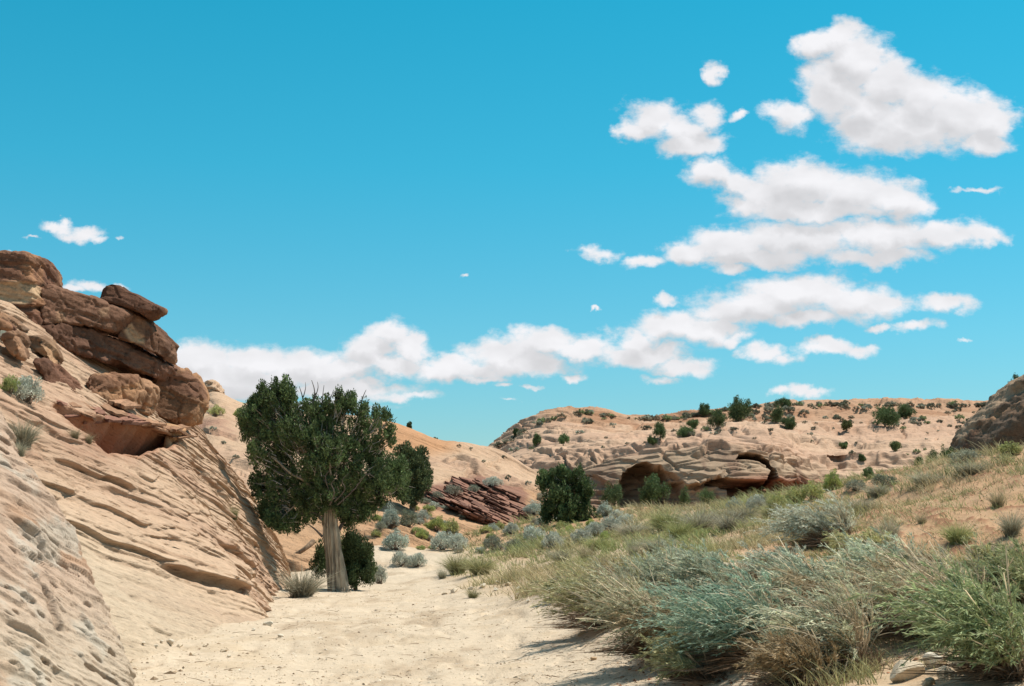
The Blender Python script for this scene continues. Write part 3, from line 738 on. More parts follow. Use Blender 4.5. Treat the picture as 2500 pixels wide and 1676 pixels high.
def build_mesa():
    cols = [
        (1080, [(1230, 195), (1180, 150), (1195, 137), (1210, 123), (1222, 110), (1240, 104), (1280, 100)]),
        (1150, [(1210, 195), (1132, 150), (1155, 136), (1178, 122), (1200, 110), (1225, 103), (1275, 99)]),
        (1220, [(1200, 198), (1083, 150), (1112, 135), (1145, 120), (1172, 107), (1205, 100), (1270, 96)]),
        (1270, [(1190, 200), (1050, 151), (1085, 135), (1125, 119), (1155, 105), (1195, 99), (1268, 95)]),
        (1330, [(1180, 200), (1022, 152), (1062, 135), (1108, 118), (1140, 103), (1185, 98), (1265, 94)]),
        (1420, [(1170, 200), (1007, 155), (1042, 138), (1088, 118), (1122, 102), (1172, 96), (1262, 92)]),
        (1470, [(1165, 203), (1005, 156), (1042, 139), (1083, 118), (1116, 101), (1168, 95), (1262, 92)]),
        (1560, [(1160, 206), (1022, 160), (1045, 141), (1080, 118), (1098, 99), (1158, 94), (1262, 91)]),
        (1640, [(1155, 210), (1022, 166), (1046, 143), (1078, 118), (1090, 98), (1150, 93), (1262, 90)]),
        (1720, [(1150, 215), (1006, 170), (1040, 145), (1070, 118), (1080, 98), (1140, 92), (1262, 89)]),
        (1800, [(1150, 220), (996, 175), (1032, 148), (1066, 120), (1078, 98.5), (1132, 92.5), (1262, 89)]),
        (1900, [(1150, 222), (986, 180), (1026, 150), (1068, 122), (1094, 101), (1142, 95), (1262, 90)]),
        (1980, [(1150, 222), (984, 182), (1026, 152), (1078, 124), (1132, 105), (1175, 99), (1255, 94)]),
        (2080, [(1150, 224), (985, 185), (1030, 155), (1083, 127), (1130, 109), (1165, 103), (1250, 98)]),
        (2250, [(1150, 226), (986, 188), (1030, 158), (1083, 130), (1124, 112), (1158, 106), (1240, 100)]),
        (2400, [(1150, 228), (990, 190), (1030, 160), (1083, 132), (1120, 114), (1155, 108), (1240, 102)]),
        (2600, [(1150, 230), (996, 190), (1035, 160), (1085, 132), (1120, 114), (1155, 108), (1240, 102)]),
        (2900, [(1150, 230), (1000, 190), (1035, 160), (1085, 132), (1120, 114), (1155, 108), (1240, 102)]),
    ]
    ctrl = [[(px, py, Y) for (py, Y) in rows] for px, rows in cols]
    nr, nc = 380, 760
    ctrl = np.asarray(ctrl, float); ctrl[:, 1, 1] += 8; ctrl[:, 2, 1] += 4; w = Pv(ctrl[..., 0], ctrl[..., 1], ctrl[..., 2])
    xs = ctrl[:, 0, 0]; tcol = np.interp(np.concatenate([np.linspace(1080, 2500, nc - 30), np.linspace(2505, 2900, 30)]), xs, np.arange(len(xs)))
    a = cr(w, tcol)
    rows = np.concatenate([np.linspace(0, 1, 20, endpoint=False), np.linspace(1, 3, 120, endpoint=False), np.linspace(3, 6, nr - 140)])
    p = cr(a.transpose(1, 0, 2), rows); n = grid_normals(p)
    if n[..., 2].mean() < 0: n = -n
    px, py = proj(p)
    fc = smooth(py - np.interp(px, [1300, 1420, 1560, 1700, 1800, 1900, 1980], [1160, 1128, 1100, 1084, 1082, 1100, 1136]), -8, 12) * (1 - smooth(px, 1985, 2060)) * smooth(px, 1270, 1380)
    d = fbm(p * .09, 5, 301) * .8 + (beds(p, BED3, .55, .42, 310, .035, .8) + beds(p, BED3, .35, 1.0, 311, .06, .6) + fracture(p, BED3, .07, (.10, .08, .4), 315, .30)) * (1 - .35 * fc) + fracture(p, BED3, .12, (.22, .2, .9), 316, .16) * fc + beds(p, BED3, .18, 2.2, 312, .15, .5) + fbm(p * .6, 4, 303) * .06
    jx, jy = px + vnoise(p * .5, 304) * 7, py + vnoise(p * .5, 305) * 5
    lump = np.abs(vnoise(p * np.array((.14, .10, .3)), 330)); d = d - (1 - smooth(lump, 0, .07)) * .35 * smooth(py, 1040, 1070) * (1 - smooth(py, 1120, 1170))
    for l in [
        (C5([(120, 620), (200, 680), (320, 700), (400, 790), (560, 740), (700, 690)]), 1.2, 6, .5, 9), (C5([(480, 690), (560, 680), (640, 700), (700, 660)]), .9, 6, .4, 8),
        (C5([(0, 590), (80, 600), (170, 620), (240, 650), (330, 650)]), .9, 6, .5, 8), (C5([(700, 600), (800, 590), (870, 560), (920, 570)]), .7, 5, .3, 7), (C5([(910, 610), (1040, 600), (1160, 560), (1290, 530)]), .8, 5, .3, 7),
        (C5([(1260, 590), (1340, 570), (1410, 580)]), 1.0, 6, .3, 7), (C5([(1480, 640), (1560, 630), (1660, 570), (1780, 560), (1900, 580)]), 1.2, 7, .5, 8), (C5([(1540, 500), (1620, 510), (1700, 500)]), .8, 5, .3, 6),
        (C5([(380, 500), (480, 510), (600, 530), (760, 530)]), .6, 4, .3, 6), (C5([(450, 370), (600, 360), (700, 380)]), .5, 4, .2, 6), (C5([(2130, 570), (2200, 600), (2300, 610)]), .8, 5, .3, 7),
        (C5([(560, 240), (660, 250), (780, 280)]), .8, 5, .3, 6), (C5([(220, 270), (320, 270), (380, 290)]), .7, 5, .3, 6),
        ([(1960, 1090), (2050, 1098), (2120, 1090), (2200, 1105)], .6, 4, .3, 6), ([(1950, 1050), (2020, 1056), (2100, 1050)], .5, 4, .3, 5), ([(2000, 1125), (2080, 1115), (2160, 1128), (2260, 1120)], .7, 4, .3, 6),
        ([(2060, 1140), (2140, 1138), (2190, 1150)], .8, 5, .3, 6), ([(2200, 1070), (2280, 1076), (2340, 1068)], .5, 4, .2, 5), ([(2230, 1100), (2320, 1108), (2380, 1100)], .5, 4, .3, 5), ([(1900, 1075), (1960, 1080), (2010, 1076)], .5, 4, .3, 5)]:
        d = d + ledge(jx, jy, l[0], l[1] * .8, l[2], l[3] * .45, l[4])
    p2 = p + n * d[..., None]
    # alcoves worn into the foot of the cliff: pushed back into the rock
    for poly, depth, s in [
        (C5([(840, 900), (880, 830), (950, 810), (1000, 745), (1110, 730), (1190, 775), (1250, 770), (1290, 850), (1320, 1000), (1330, 1200), (860, 1200), (840, 950)]), 3.2, 6),
        (C5([(1240, 780), (1300, 800), (1340, 900), (1460, 900), (1500, 960), (1520, 1200), (1240, 1200)]), 3.5, 5),
        (C5([(1680, 850), (1800, 820), (1900, 850), (2040, 880), (2240, 880), (2260, 1150), (1900, 1200), (1880, 970), (1700, 920)]), 4.5, 4),
        (C5([(1940, 690), (1960, 640), (2040, 640), (2150, 660), (2260, 700), (2320, 770), (2330, 980), (2240, 980), (2250, 780), (2200, 740), (2080, 700), (2000, 690)]), 4.0, 4),
        (C5([(2260, 900), (2330, 860), (2480, 900), (2620, 940), (2680, 980), (2600, 1060), (2260, 1160)]), 3.0, 4),
        ([(1500, 1215), (1510, 1180), (1540, 1158), (1600, 1146), (1645, 1160), (1685, 1188), (1735, 1172), (1800, 1184), (1880, 1182), (1930, 1172), (2000, 1180), (2010, 1290), (1500, 1290)], 1.8, 7),
        (C5([(400, 800), (600, 830), (700, 900), (820, 960), (820, 1200), (500, 1200)]), 1.0, 10),
        ([(2010, 1136), (2040, 1128), (2065, 1138), (2060, 1150), (2020, 1148)], 1.6, 3),
    ]:
        sd = poly_in(jx, jy, poly); p2[..., 1] += smooth(sd, -1.5, s) * depth
        p2[..., 2] -= smooth(sd, -1.5, s) * depth * .02
    c = np.broadcast_to(SLICK * (1.0, .97, .97), p.shape).copy()
    fr = frame(BED3); q = p @ fr.T
    c = mixc(c, PINK * 1.08, smooth(vnoise(np.stack([q[..., 0] * .05, q[..., 1] * .05, q[..., 2] * .6], -1), 340), -.2, .5) * .7)
    c = mixc(c, SOIL * (.9, .85, .9), smooth(1035 + 12 * vnoise(p * .12, 341) - py + 8 * vnoise(p * .5, 342), -6, 10) * .75)
    c = mixc(c, SOIL * (.72, .62, .62), smooth(vnoise(p * .22, 344), -.1, .4) * (1 - smooth(py, 1035, 1070)) * .8)
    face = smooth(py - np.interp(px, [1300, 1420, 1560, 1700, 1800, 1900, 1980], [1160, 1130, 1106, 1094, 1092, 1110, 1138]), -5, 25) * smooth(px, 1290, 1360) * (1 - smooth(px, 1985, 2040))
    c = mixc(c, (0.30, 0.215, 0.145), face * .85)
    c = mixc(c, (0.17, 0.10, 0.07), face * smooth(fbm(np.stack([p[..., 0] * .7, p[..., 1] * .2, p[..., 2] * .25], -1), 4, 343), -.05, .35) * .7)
    redb = smooth(px, 1760, 1840) * smooth(py, 1150, 1180) * (1 - smooth(px, 1990, 2060)); c = mixc(c, (.24, .095, .06), redb * .8)
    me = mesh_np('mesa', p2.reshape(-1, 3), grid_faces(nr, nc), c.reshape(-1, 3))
    return tag(obj('mesa', me, MAT['mesa']), kind='structure', label='pale slickrock hills and plateau with shaded alcoves across the back')


mesa = build_mesa(); TERRAIN.append(mesa)

# ------------------------------------------------------------------ placing things on the terrain


def make_bvh(objs):
    vs, fs, off = [], [], 0
    for o in objs:
        me = o.data; n = len(me.vertices); a = np.empty(n * 3, np.float32); me.vertices.foreach_get('co', a)
        f = np.empty(len(me.loops), np.int32); me.loops.foreach_get('vertex_index', f)
        vs.append(a.reshape(-1, 3)); fs.append(f.reshape(-1, 4) + off); off += n
    return BVHTree.FromPolygons(np.vstack(vs).tolist(), np.vstack(fs).tolist())


BVH = make_bvh(TERRAIN); BVH_G = make_bvh([ground])


def hit(px, py, g=False):
    d = Vector(pdir(px, py)); d.normalize()
    h = (BVH_G if g else BVH).ray_cast(Vector(CAM), d)
    return None if h[0] is None else np.array(h[0])


def drop(x, y, z=60, g=False):
    h = (BVH_G if g else BVH).ray_cast(Vector((x, y, z)), Vector((0, 0, -1)))
    return None if h[0] is None else np.array(h[0])


# ------------------------------------------------------------------ boulders


def solid_rock(name, outline, Y, T, voxel, seed, base, stain=None, rough=0.05, bed=BED, front=.86, back=.8, fdz=0.0, lay=0.02, cracks=(), soft=2, sh=0.0, wob=0.03, facets=18, grow=1.0):
    """a rock of the traced outline's real size at distance Y, T thick; centre at its own origin"""
    ox = np.array([a for a, b in outline]); Yv = Y if not isinstance(Y, tuple) else Y[0] + (Y[1] - Y[0]) * (ox - ox.min()) / np.ptp(ox)
    w = Pv(ox, [b for a, b in outline], Yv); c = w.mean(0); w = c + (w - c) * grow
    # densify and roughen the outline a little
    n = len(w); rings = []
    for k, (sc, dy, dz, dx) in enumerate([(front * .95, -T * .5, fdz, sh), (front * 1.03, -T * .45, fdz * .8, sh * .7), (1.03, -T * .12, fdz * .2, 0), (1.04, T * .15, 0, 0), (back, T * .5, 0, -sh)]):
        r = c + (w - c) * np.array((sc, sc, sc)); r = r + np.array((dx, dy, dz)); rings.append(r)
    v = np.vstack(rings); f = []
    for k in range(len(rings) - 1):
        for i in range(n): f.append((k * n + i, k * n + (i + 1) % n, (k + 1) * n + (i + 1) % n, (k + 1) * n + i))
    f.append(tuple(range(n))[::-1]); f.append(tuple((len(rings) - 1) * n + i for i in range(n)))
    me = bpy.data.meshes.new('tmp'); me.from_pydata((v - c).tolist(), [], f); me.update()
    o = bpy.data.objects.new('tmp', me); COL.objects.link(o)
    md = o.modifiers.new('r', 'REMESH'); md.mode = 'VOXEL'; md.voxel_size = voxel
    dg = bpy.context.evaluated_depsgraph_get(); ev = o.evaluated_get(dg)
    m2 = bpy.data.meshes.new_from_object(ev)
    bpy.data.objects.remove(o); bpy.data.meshes.remove(me)
    nv = len(m2.vertices); p = np.empty(nv * 3, np.float32); m2.vertices.foreach_get('co', p); p = p.reshape(-1, 3).astype(float)
    e = np.empty(len(m2.edges) * 2, np.int32); m2.edges.foreach_get('vertices', e); e = e.reshape(-1, 2)
    deg = np.bincount(e.ravel(), minlength=nv)[:, None] + 1e-9
    for _ in range(soft):
        s = np.zeros_like(p); np.add.at(s, e[:, 0], p[e[:, 1]]); np.add.at(s, e[:, 1], p[e[:, 0]]); p = p * .5 + .5 * s / deg
    rf = np.random.default_rng(seed)
    for _ in range(facets):                          # broken flat faces
        nn = rf.normal(size=3); nn[1] *= 1.4; nn /= np.linalg.norm(nn); pr = p @ nn; cut_ = pr.max() * (1 - rf.uniform(.02, .11)); p = p - np.maximum(pr - cut_, 0)[:, None] * nn * .92
    m2.vertices.foreach_set('co', p.astype(np.float32).ravel()); m2.update()
    nr = np.empty(nv * 3, np.float32); m2.vertices.foreach_get('normal', nr); nr = nr.reshape(-1, 3)
    g = p + c; size = max(np.ptp(w[:, 0]), np.ptp(w[:, 2]))
    d = fbm(g * (1.6 / max(size, .3)), 3, seed) * wob * size + strata(g, bed, lay, 6, seed + 7, .6, .2) + strata(g, bed, lay * .5, 17, seed + 8, 1.2, .1) + fbm(g * 5, 5, seed + 3, .6) * rough * .5 + fracture(g, bed, rough * .75, np.array((2.0, 2.0, 3.4)) * (.6 if size < 1.5 else 1) * 1.2 / max(size, .9) ** .5, seed + 40, rough * .9)
    rid = 1 - np.abs(fbm(g * 2.2, 3, seed + 5)); d = d - (1 - smooth(1 - rid, 0, .08)) * rough * .7
    px, py = proj(g); jx, jy = px + vnoise(g * 4, seed + 21) * 2.5, py + vnoise(g * 4, seed + 22) * 2.5
    for cr_ in cracks: d = d + ledge(jx, jy, *cr_)
    p = p + nr * d[:, None]
    m2.vertices.foreach_set('co', p.astype(np.float32).ravel())
    m2.polygons.foreach_set('use_smooth', np.ones(len(m2.polygons), bool)); m2.update(); m2.name = name
    cc = np.broadcast_to(np.asarray(base, float), (nv, 3)).copy()
    cc = mixc(cc, ORNG, smooth(fbm(g * 1.3, 4, seed + 9), .05, .4) * .55)
    cc = mixc(cc, VARN * .62, smooth(fbm(g * 1.0 + 4, 4, seed + 10), .0, .35) * .7)
    if stain is not None:  # outlined patches: rock colours, and sunlit areas put into the colour
        for poly, col, s in stain: cc = mixc(cc, col, smooth(poly_in(jx, jy, poly), -4, 4) * s)
    while len(m2.materials): m2.materials.pop()
    set_col(m2, cc); m2.materials.append(MAT['boulder'])
    return obj(name, m2, None, None, c)


def boulder(label, outline, Y, T, seed, base=VARN * 1.25, group='boulders perched on the rock slope', cat='boulder', **kw):
    kw.setdefault('voxel', 0.028); kw['soft'] = 0 if kw.get('rough', 1) <= .035 else 1
    o = solid_rock('boulder', outline, Y, T, seed=seed, base=base, **kw)
    return tag(o, label, cat, group)


boulder('dark rock mass filling the gap behind the slabs and the rounded boulder', C1([(430, 690), (600, 620), (800, 640), (1050, 720), (1290, 870), (1390, 960), (1330, 1060), (1180, 1110), (900, 1040), (680, 980), (500, 860)]), (26.4, 29.2), 1.0, 520, base=VARN, facets=6)
boulder('big squarish boulder with dark cracked cap and pale middle coloured as sunlit at top left', C1([(-150, 105), (-60, 100), (100, 98), (200, 110), (300, 116), (362, 132), (380, 190), (374, 250), (388, 320), (394, 430), (398, 560), (400, 690), (386, 722), (300, 692), (215, 640), (100, 565), (30, 500), (-60, 470), (-150, 460)]),
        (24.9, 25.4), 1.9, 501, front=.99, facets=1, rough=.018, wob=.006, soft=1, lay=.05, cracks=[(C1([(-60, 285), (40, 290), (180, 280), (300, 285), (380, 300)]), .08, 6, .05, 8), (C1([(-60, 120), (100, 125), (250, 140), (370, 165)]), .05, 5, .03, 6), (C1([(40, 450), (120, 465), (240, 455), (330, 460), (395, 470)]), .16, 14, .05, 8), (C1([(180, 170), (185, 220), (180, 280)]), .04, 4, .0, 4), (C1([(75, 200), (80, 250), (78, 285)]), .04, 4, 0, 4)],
        stain=[(C1([(-150, 285), (60, 280), (180, 275), (300, 300), (340, 330), (330, 380), (230, 430), (180, 455), (60, 440), (-150, 430)]), (.44, .30, .185), .9), (C1([(-150, 90), (390, 90), (390, 140), (-150, 130)]), VARN * .7, .7)])  # pale middle is a sunlit patch painted in; the cap is dark varnish
boulder('log-shaped grey-brown rock lying under the big squarish boulder', C1([(-150, 470), (0, 492), (60, 530), (160, 590), (213, 625), (208, 668), (172, 680), (100, 640), (0, 560), (-150, 520)]), (23.0, 23.6), .6, 502, base=(.22, .145, .10), soft=2)
boulder('small dark wedge rock at the left edge below the log-shaped rock', C1([(-150, 560), (0, 572), (60, 600), (98, 632), (60, 660), (-150, 650)]), 22.7, .6, 503, base=VARN * 1.1)
boulder('long slanting brown slab carrying the balanced rock', C1([(392, 420), (400, 370), (430, 322), (520, 355), (650, 400), (790, 430), (880, 478), (1000, 520), (1050, 560), (1020, 592), (985, 622), (955, 688), (900, 692), (780, 662), (700, 645), (560, 632), (412, 648), (396, 560)]), (25.4, 26.8), 1.4, 504, facets=4, grow=1.05, rough=.03, wob=.015,
        base=(.17, .09, .058), front=.93, soft=1, lay=.03, cracks=[(C1([(400, 470), (600, 500), (800, 560), (960, 610)]), .03, 6, .02, 8)], stain=[(C1([(430, 500), (490, 480), (510, 560), (480, 620), (430, 610)]), (.32, .19, .115), .6), (C1([(760, 500), (840, 470), (830, 540), (780, 550)]), (.34, .21, .13), .6)])
boulder('dark boulder balanced on top of the slab against the sky', C1([(795, 412), (815, 360), (850, 320), (900, 312), (945, 320), (990, 355), (1080, 395), (1200, 460), (1250, 482), (1246, 512), (1215, 530), (1150, 563), (1120, 552), (1070, 512), (1000, 497), (950, 482), (880, 464), (810, 436)]), (26.3, 26.9), .85, 505, base=VARN * .85, soft=1, front=.9, voxel=.024, rough=.02, wob=.015, facets=7, grow=1.05)
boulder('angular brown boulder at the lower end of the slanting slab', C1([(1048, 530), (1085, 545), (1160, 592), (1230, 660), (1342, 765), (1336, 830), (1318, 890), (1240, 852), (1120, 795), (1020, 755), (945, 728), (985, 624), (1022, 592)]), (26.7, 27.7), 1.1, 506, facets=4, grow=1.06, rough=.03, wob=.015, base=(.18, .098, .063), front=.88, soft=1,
        cracks=[(C1([(1150, 600), (1165, 680), (1180, 800)]), .05, 5, .02, 5)], stain=[(C1([(950, 650), (1005, 590), (1040, 640), (1110, 700), (1110, 750), (1000, 740)]), (.42, .27, .165), .9)])  # paler patch paints the sunlit part of this boulder
boulder('long dark lower slab running down to the rounded boulder', C1([(404, 655), (560, 628), (760, 664), (900, 718), (1050, 782), (1230, 877), (1332, 922), (1368, 952), (1330, 1003), (1250, 1032), (1120, 988), (960, 910), (860, 918), (790, 884), (700, 858), (590, 824), (530, 775), (420, 724)]), (25.3, 28.2), 1.4, 507, facets=4, grow=1.06, rough=.035, wob=.015,
        base=(.155, .08, .053), front=.92, soft=1, lay=.03, cracks=[(C1([(530, 770), (640, 790), (740, 790), (900, 830), (1040, 880)]), .08, 10, .04, 8)])
boulder('large rounded orange-brown boulder overhanging the hollow', C1([(1366, 936), (1440, 962), (1490, 1012), (1530, 1062), (1556, 1132), (1570, 1212), (1562, 1300), (1530, 1362), (1450, 1384), (1400, 1402), (1330, 1394), (1240, 1352), (1160, 1284), (1130, 1232), (1160, 1162), (1200, 1084), (1190, 1042), (1260, 1020), (1330, 1000)]), (28.1, 28.9), 1.35, 508,
        base=(.33, .18, .10), soft=2, front=.9, cracks=[(C1([(1190, 1070), (1300, 1110), (1420, 1165), (1560, 1225)]), .05, 5, .03, 6), (C1([(1180, 1205), (1300, 1235), (1420, 1280), (1520, 1310)]), .035, 4, .02, 5), (C1([(1310, 1010), (1420, 1030), (1520, 1050)]), .06, 5, .03, 5)],
        stain=[(C1([(1190, 1040), (1340, 990), (1440, 950), (1540, 1060), (1570, 1190), (1420, 1140), (1250, 1080)]), VARN * 1.05, .8)])
boulder('half-round brown rock face between the slab and the hollow', C1([(660, 1085), (680, 1012), (740, 987), (830, 980), (920, 1000), (1000, 1010), (1082, 1002), (1085, 1062), (1110, 1130), (1100, 1200), (1020, 1250), (960, 1240), (880, 1240), (800, 1225), (730, 1200), (690, 1160)]), (24.5, 26.2), 1.0, 509, base=(.28, .155, .088), soft=2,
        stain=[(C1([(650, 1100), (690, 1000), (900, 970), (1100, 1000), (1050, 1040), (820, 1110), (700, 1120)]), VARN * 1.1, .7)])
boulder('dark rock wedged between half-round face and rounded boulder', C1([(1060, 1030), (1140, 1050), (1200, 1090), (1190, 1150), (1160, 1230), (1150, 1290), (1080, 1300), (1040, 1250), (1040, 1150)]), 26.9, .8, 510, base=(.30, .17, .10))
boulder('dark elongated boulder sliding down left of the hollow', C1([(285, 882), (350, 870), (420, 920), (520, 1010), (600, 1080), (670, 1140), (722, 1192), (692, 1232), (620, 1242), (520, 1194), (440, 1132), (382, 1082), (386, 1032), (340, 962), (290, 922)]), (22.4, 24.0), .85, 511, base=VARN * 1.25, soft=2)
boulder('squat brown block below the log-shaped rock', C1([(60, 692), (130, 670), (166, 692), (200, 800), (206, 872), (150, 862), (100, 800), (60, 742)]), 22.0, .7, 512, base=(.25, .145, .09))
boulder('pale upright fin of rock below the big squarish boulder', C1([(210, 720), (300, 712), (386, 728), (440, 820), (452, 918), (400, 904), (345, 864), (270, 836), (205, 780)]), 23.4, .8, 513, base=(.42, .27, .165), soft=1)
boulder('narrow pale pillar propping up the rounded boulder', C1([(1265, 1360), (1400, 1380), (1390, 1440), (1330, 1470), (1330, 1560), (1300, 1600), (1270, 1540), (1290, 1440)]), 27.5, .5, 514, base=(.42, .25, .14), voxel=.026)
o = solid_rock('boulder', C1([(1560, 1110), (1580, 1065), (1625, 1038), (1660, 1062), (1690, 1100), (1722, 1138), (1640, 1150), (1560, 1135)]), 84, 2.2, voxel=.08, seed=515, base=SLICK, rough=.15, soft=2, lay=.06)
tag(o, 'small pale knob of rock on the skyline left of the juniper', 'boulder')
# dark rock on the right skyline
o = solid_rock('boulder', [(2352, 1112), (2366, 1075), (2396, 1032), (2430, 995), (2462, 966), (2480, 944), (2508, 926), (2570, 890), (2680, 860), (2760, 905), (2760, 1130), (2500, 1135), (2410, 1130)], 38, 5.0, voxel=.07, seed=516, base=(.14, .09, .06), rough=.036, soft=4, front=.94, lay=.05, wob=.01, facets=4, bed=np.array((.5, 0, .85)),
               cracks=[([(2470, 962), (2490, 945), (2530, 930)], .25, 8, .15, 10), ([(2380, 1070), (2440, 1000), (2500, 960)], .1, 8, .05, 8)], stain=[([(2330, 1060), (2400, 985), (2470, 930), (2500, 905), (2500, 950), (2440, 990), (2380, 1040), (2345, 1080)], (.36, .25, .165), .7)])
tag(o, 'massive dark shaded rock standing at the right edge', 'boulder')

# ------------------------------------------------------------------ layered plates


def plate_mesh(name, seed, col):
    r = np.random.default_rng(seed); nx, ny = 9, 5
    u, v = np.meshgrid(np.linspace(-.5, .5, nx), np.linspace(-.5, .5, ny), indexing='ij')
    ed = np.maximum(np.abs(u), np.abs(v)) > .45
    x = u + r.normal(0, .03, u.shape) * ed; y = v + r.normal(0, .06, u.shape) * ed
    top = .5 + r.normal(0, .10, u.shape) - .25 * ed; bot = -.5 + r.normal(0, .08, u.shape) + .2 * ed
    a = np.stack([x, y, top], -1).reshape(-1, 3); b = np.stack([x * .98, y * .97, bot], -1).reshape(-1, 3)
    f = []; g = grid_faces(nx, ny).tolist(); K = nx * ny
    for q in g: f.append(q[::-1]); f.append([k + K for k in q])
    loop = [i * ny for i in range(nx)] + [(nx - 1) * ny + j for j in range(1, ny)] + [i * ny + ny - 1 for i in range(nx - 2, -1, -1)] + [j for j in range(ny - 2, 0, -1)]
    for i in range(len(loop)):
        p, q = loop[i], loop[(i + 1) % len(loop)]; f.append([p, q, q + K, p + K])
    v = np.vstack([a, b])
    return mesh_np(name, v, np.array(f), np.asarray(col) * (1 + .15 * vnoise(v * 4, seed)[:, None]), False)


red_meshes = [plate_mesh('slab', 600 + k, REDR * s) for k, s in enumerate((.8, 1.0, 1.2, 1.45, .9, 1.1))]
for m in red_meshes: m.materials.append(MAT['red'])
tan_meshes = [plate_mesh('slab', 640 + k, np.array((.30, .17, .105)) * s) for k, s in enumerate((.8, 1.0, 1.2))]
for m in tan_meshes: m.materials.append(MAT['red'])


def place_plate(parent, me, p, size, ang, yaw, roll):
    o = bpy.data.objects.new('slab', me); COL.objects.link(o); o.parent = parent
    o.location = [float(v) for v in (p - np.array(parent.location))]; o.scale = size; o.rotation_euler = (roll, ang, yaw)
    return o


red = tag(empty('red_outcrop', P(1165, 1275, 53)), 'dark red outcrop of thin tilted rock layers beyond the juniper', 'rock outcrop')
rr = random.Random(5)
for lay_i in range(24):
    for k in range(7):
        s = lay_i / 23.0; t = (k + rr.uniform(-.4, .4)) / 6.0
        # rows follow the dip, down to the right
        bx = 1062 + 205 * t + 40 * s * 0 + 28 * (1 - s) - 10; by = 1196 + 68 * t * .9 + (s - .5) * 92 + rr.uniform(-3, 3)
        if poly_in(np.array([bx]), np.array([by]), C4([(560, 860), (700, 760), (880, 700), (1000, 690), (1300, 800), (1400, 990), (1240, 1050), (1120, 1050), (940, 990), (780, 930)]))[0] < 2: continue
        h = hit(bx, by)
        if h is None or h[1] > 75: continue
        L_ = rr.uniform(.4, 1.25) * h[1] / 53
        place_plate(red, rr.choice(red_meshes), h + np.array((0, .10 + rr.uniform(-.12, .15), -.02)), (L_, rr.uniform(.8, 1.3), rr.uniform(.05, .12)), math.radians(rr.uniform(22, 28)), math.radians(rr.uniform(-6, 6)), math.radians(rr.uniform(-4, 6)))

shelf = tag(empty('rock_shelf', P(250, 1040, 28)), 'reddish layered shelf of thin slabs under the perched boulders', 'rock shelf')
for (x, y, l, th, a, m) in [(420, 1190, 230, 36, 26, 0), (500, 1250, 240, 30, 24, 0), (600, 1290, 260, 34, 18, 1), (700, 1240, 200, 40, 30, 0), (760, 1300, 300, 34, 16, 0), (840, 1260, 220, 44, 24, 1), (920, 1330, 240, 36, 14, 0), (880, 1290, 260, 26, 22, 0),
                            (960, 1290, 180, 34, 26, 0), (1060, 1340, 170, 40, 16, 2), (1110, 1350, 190, 30, 10, 2), (1120, 1385, 220, 26, 12, 2), (1180, 1405, 170, 26, 8, 2), (1310, 1400, 170, 40, 4, 1), (1320, 1430, 190, 24, 4, 1), (1350, 1455, 170, 18, 8, 1), (560, 1200, 180, 26, 28, 1), (960, 1215, 110, 40, 20, 2), (1230, 1390, 90, 36, 20, 2), (660, 1320, 200, 26, 18, 0)]:
    (px, py), = C1([(x, y)]); Y = np.interp(x, [400, 600, 1000, 1200, 1400], [22.1, 22.9, 25.2, 26.8, 27.9])
    mpp = Y / F / 3.136
    place_plate(shelf, tan_meshes[m] if m else red_meshes[3], P(px, py, Y + .1), (l * mpp * 1.15, .9, th * mpp * 1.1), math.radians(a), math.radians(rr.uniform(-8, 8)), math.radians(rr.uniform(-6, 8)))

# ------------------------------------------------------------------ plants


def unit(v): return v / (np.linalg.norm(v, axis=-1, keepdims=True) + 1e-9)


def blades(base, dirs, length, width, cols, rng, cup=0.0):
    """diamond leaves: base (n,3), dirs (n,3)"""
    n = len(base); d = unit(dirs); r = unit(rng.normal(size=(n, 3))); s = unit(np.cross(d, r))
    L = np.broadcast_to(length, n)[:, None]; Wd = np.broadcast_to(width, n)[:, None]
    v = np.stack([base, base + d * L * .5 + s * Wd * .5, base + d * L, base + d * L * .5 - s * Wd * .5], 1).reshape(-1, 3)
    i = np.arange(n)[:, None] * 4; f = np.hstack([i, i + 1, i + 2, i + 3])
    c = np.repeat(np.broadcast_to(cols, (n, 3)), 4, 0)
    return v, f, c


def ribbons(paths, widths, cols, rng):
    """paths (n,k,3); widths (k,) or (n,k); cols (n,k,3) -> quad strips"""
    n, k, _ = paths.shape
    t = unit(np.gradient(paths, axis=1)); r = unit(rng.normal(size=(n, 1, 3))); s = unit(np.cross(t, np.broadcast_to(r, t.shape)))
    w = np.broadcast_to(widths, (n, k))[..., None] * .5
    v = np.stack([paths - s * w, paths + s * w], 2).reshape(-1, 3)
    b = (np.arange(n) * k * 2)[:, None] + (np.arange(k - 1) * 2)[None, :]; b = b.reshape(-1, 1)
    f = np.hstack([b, b + 1, b + 3, b + 2])
    c = np.repeat(np.broadcast_to(cols, (n, k, 3)).reshape(-1, 3), 2, 0)
    return v, f, c


def merge(parts):
    V, Fc, Cc, off = [], [], [], 0
    for v, f, c in parts: V.append(v); Fc.append(f + off); Cc.append(c); off += len(v)
    return np.vstack(V), np.vstack(Fc), np.vstack(Cc)


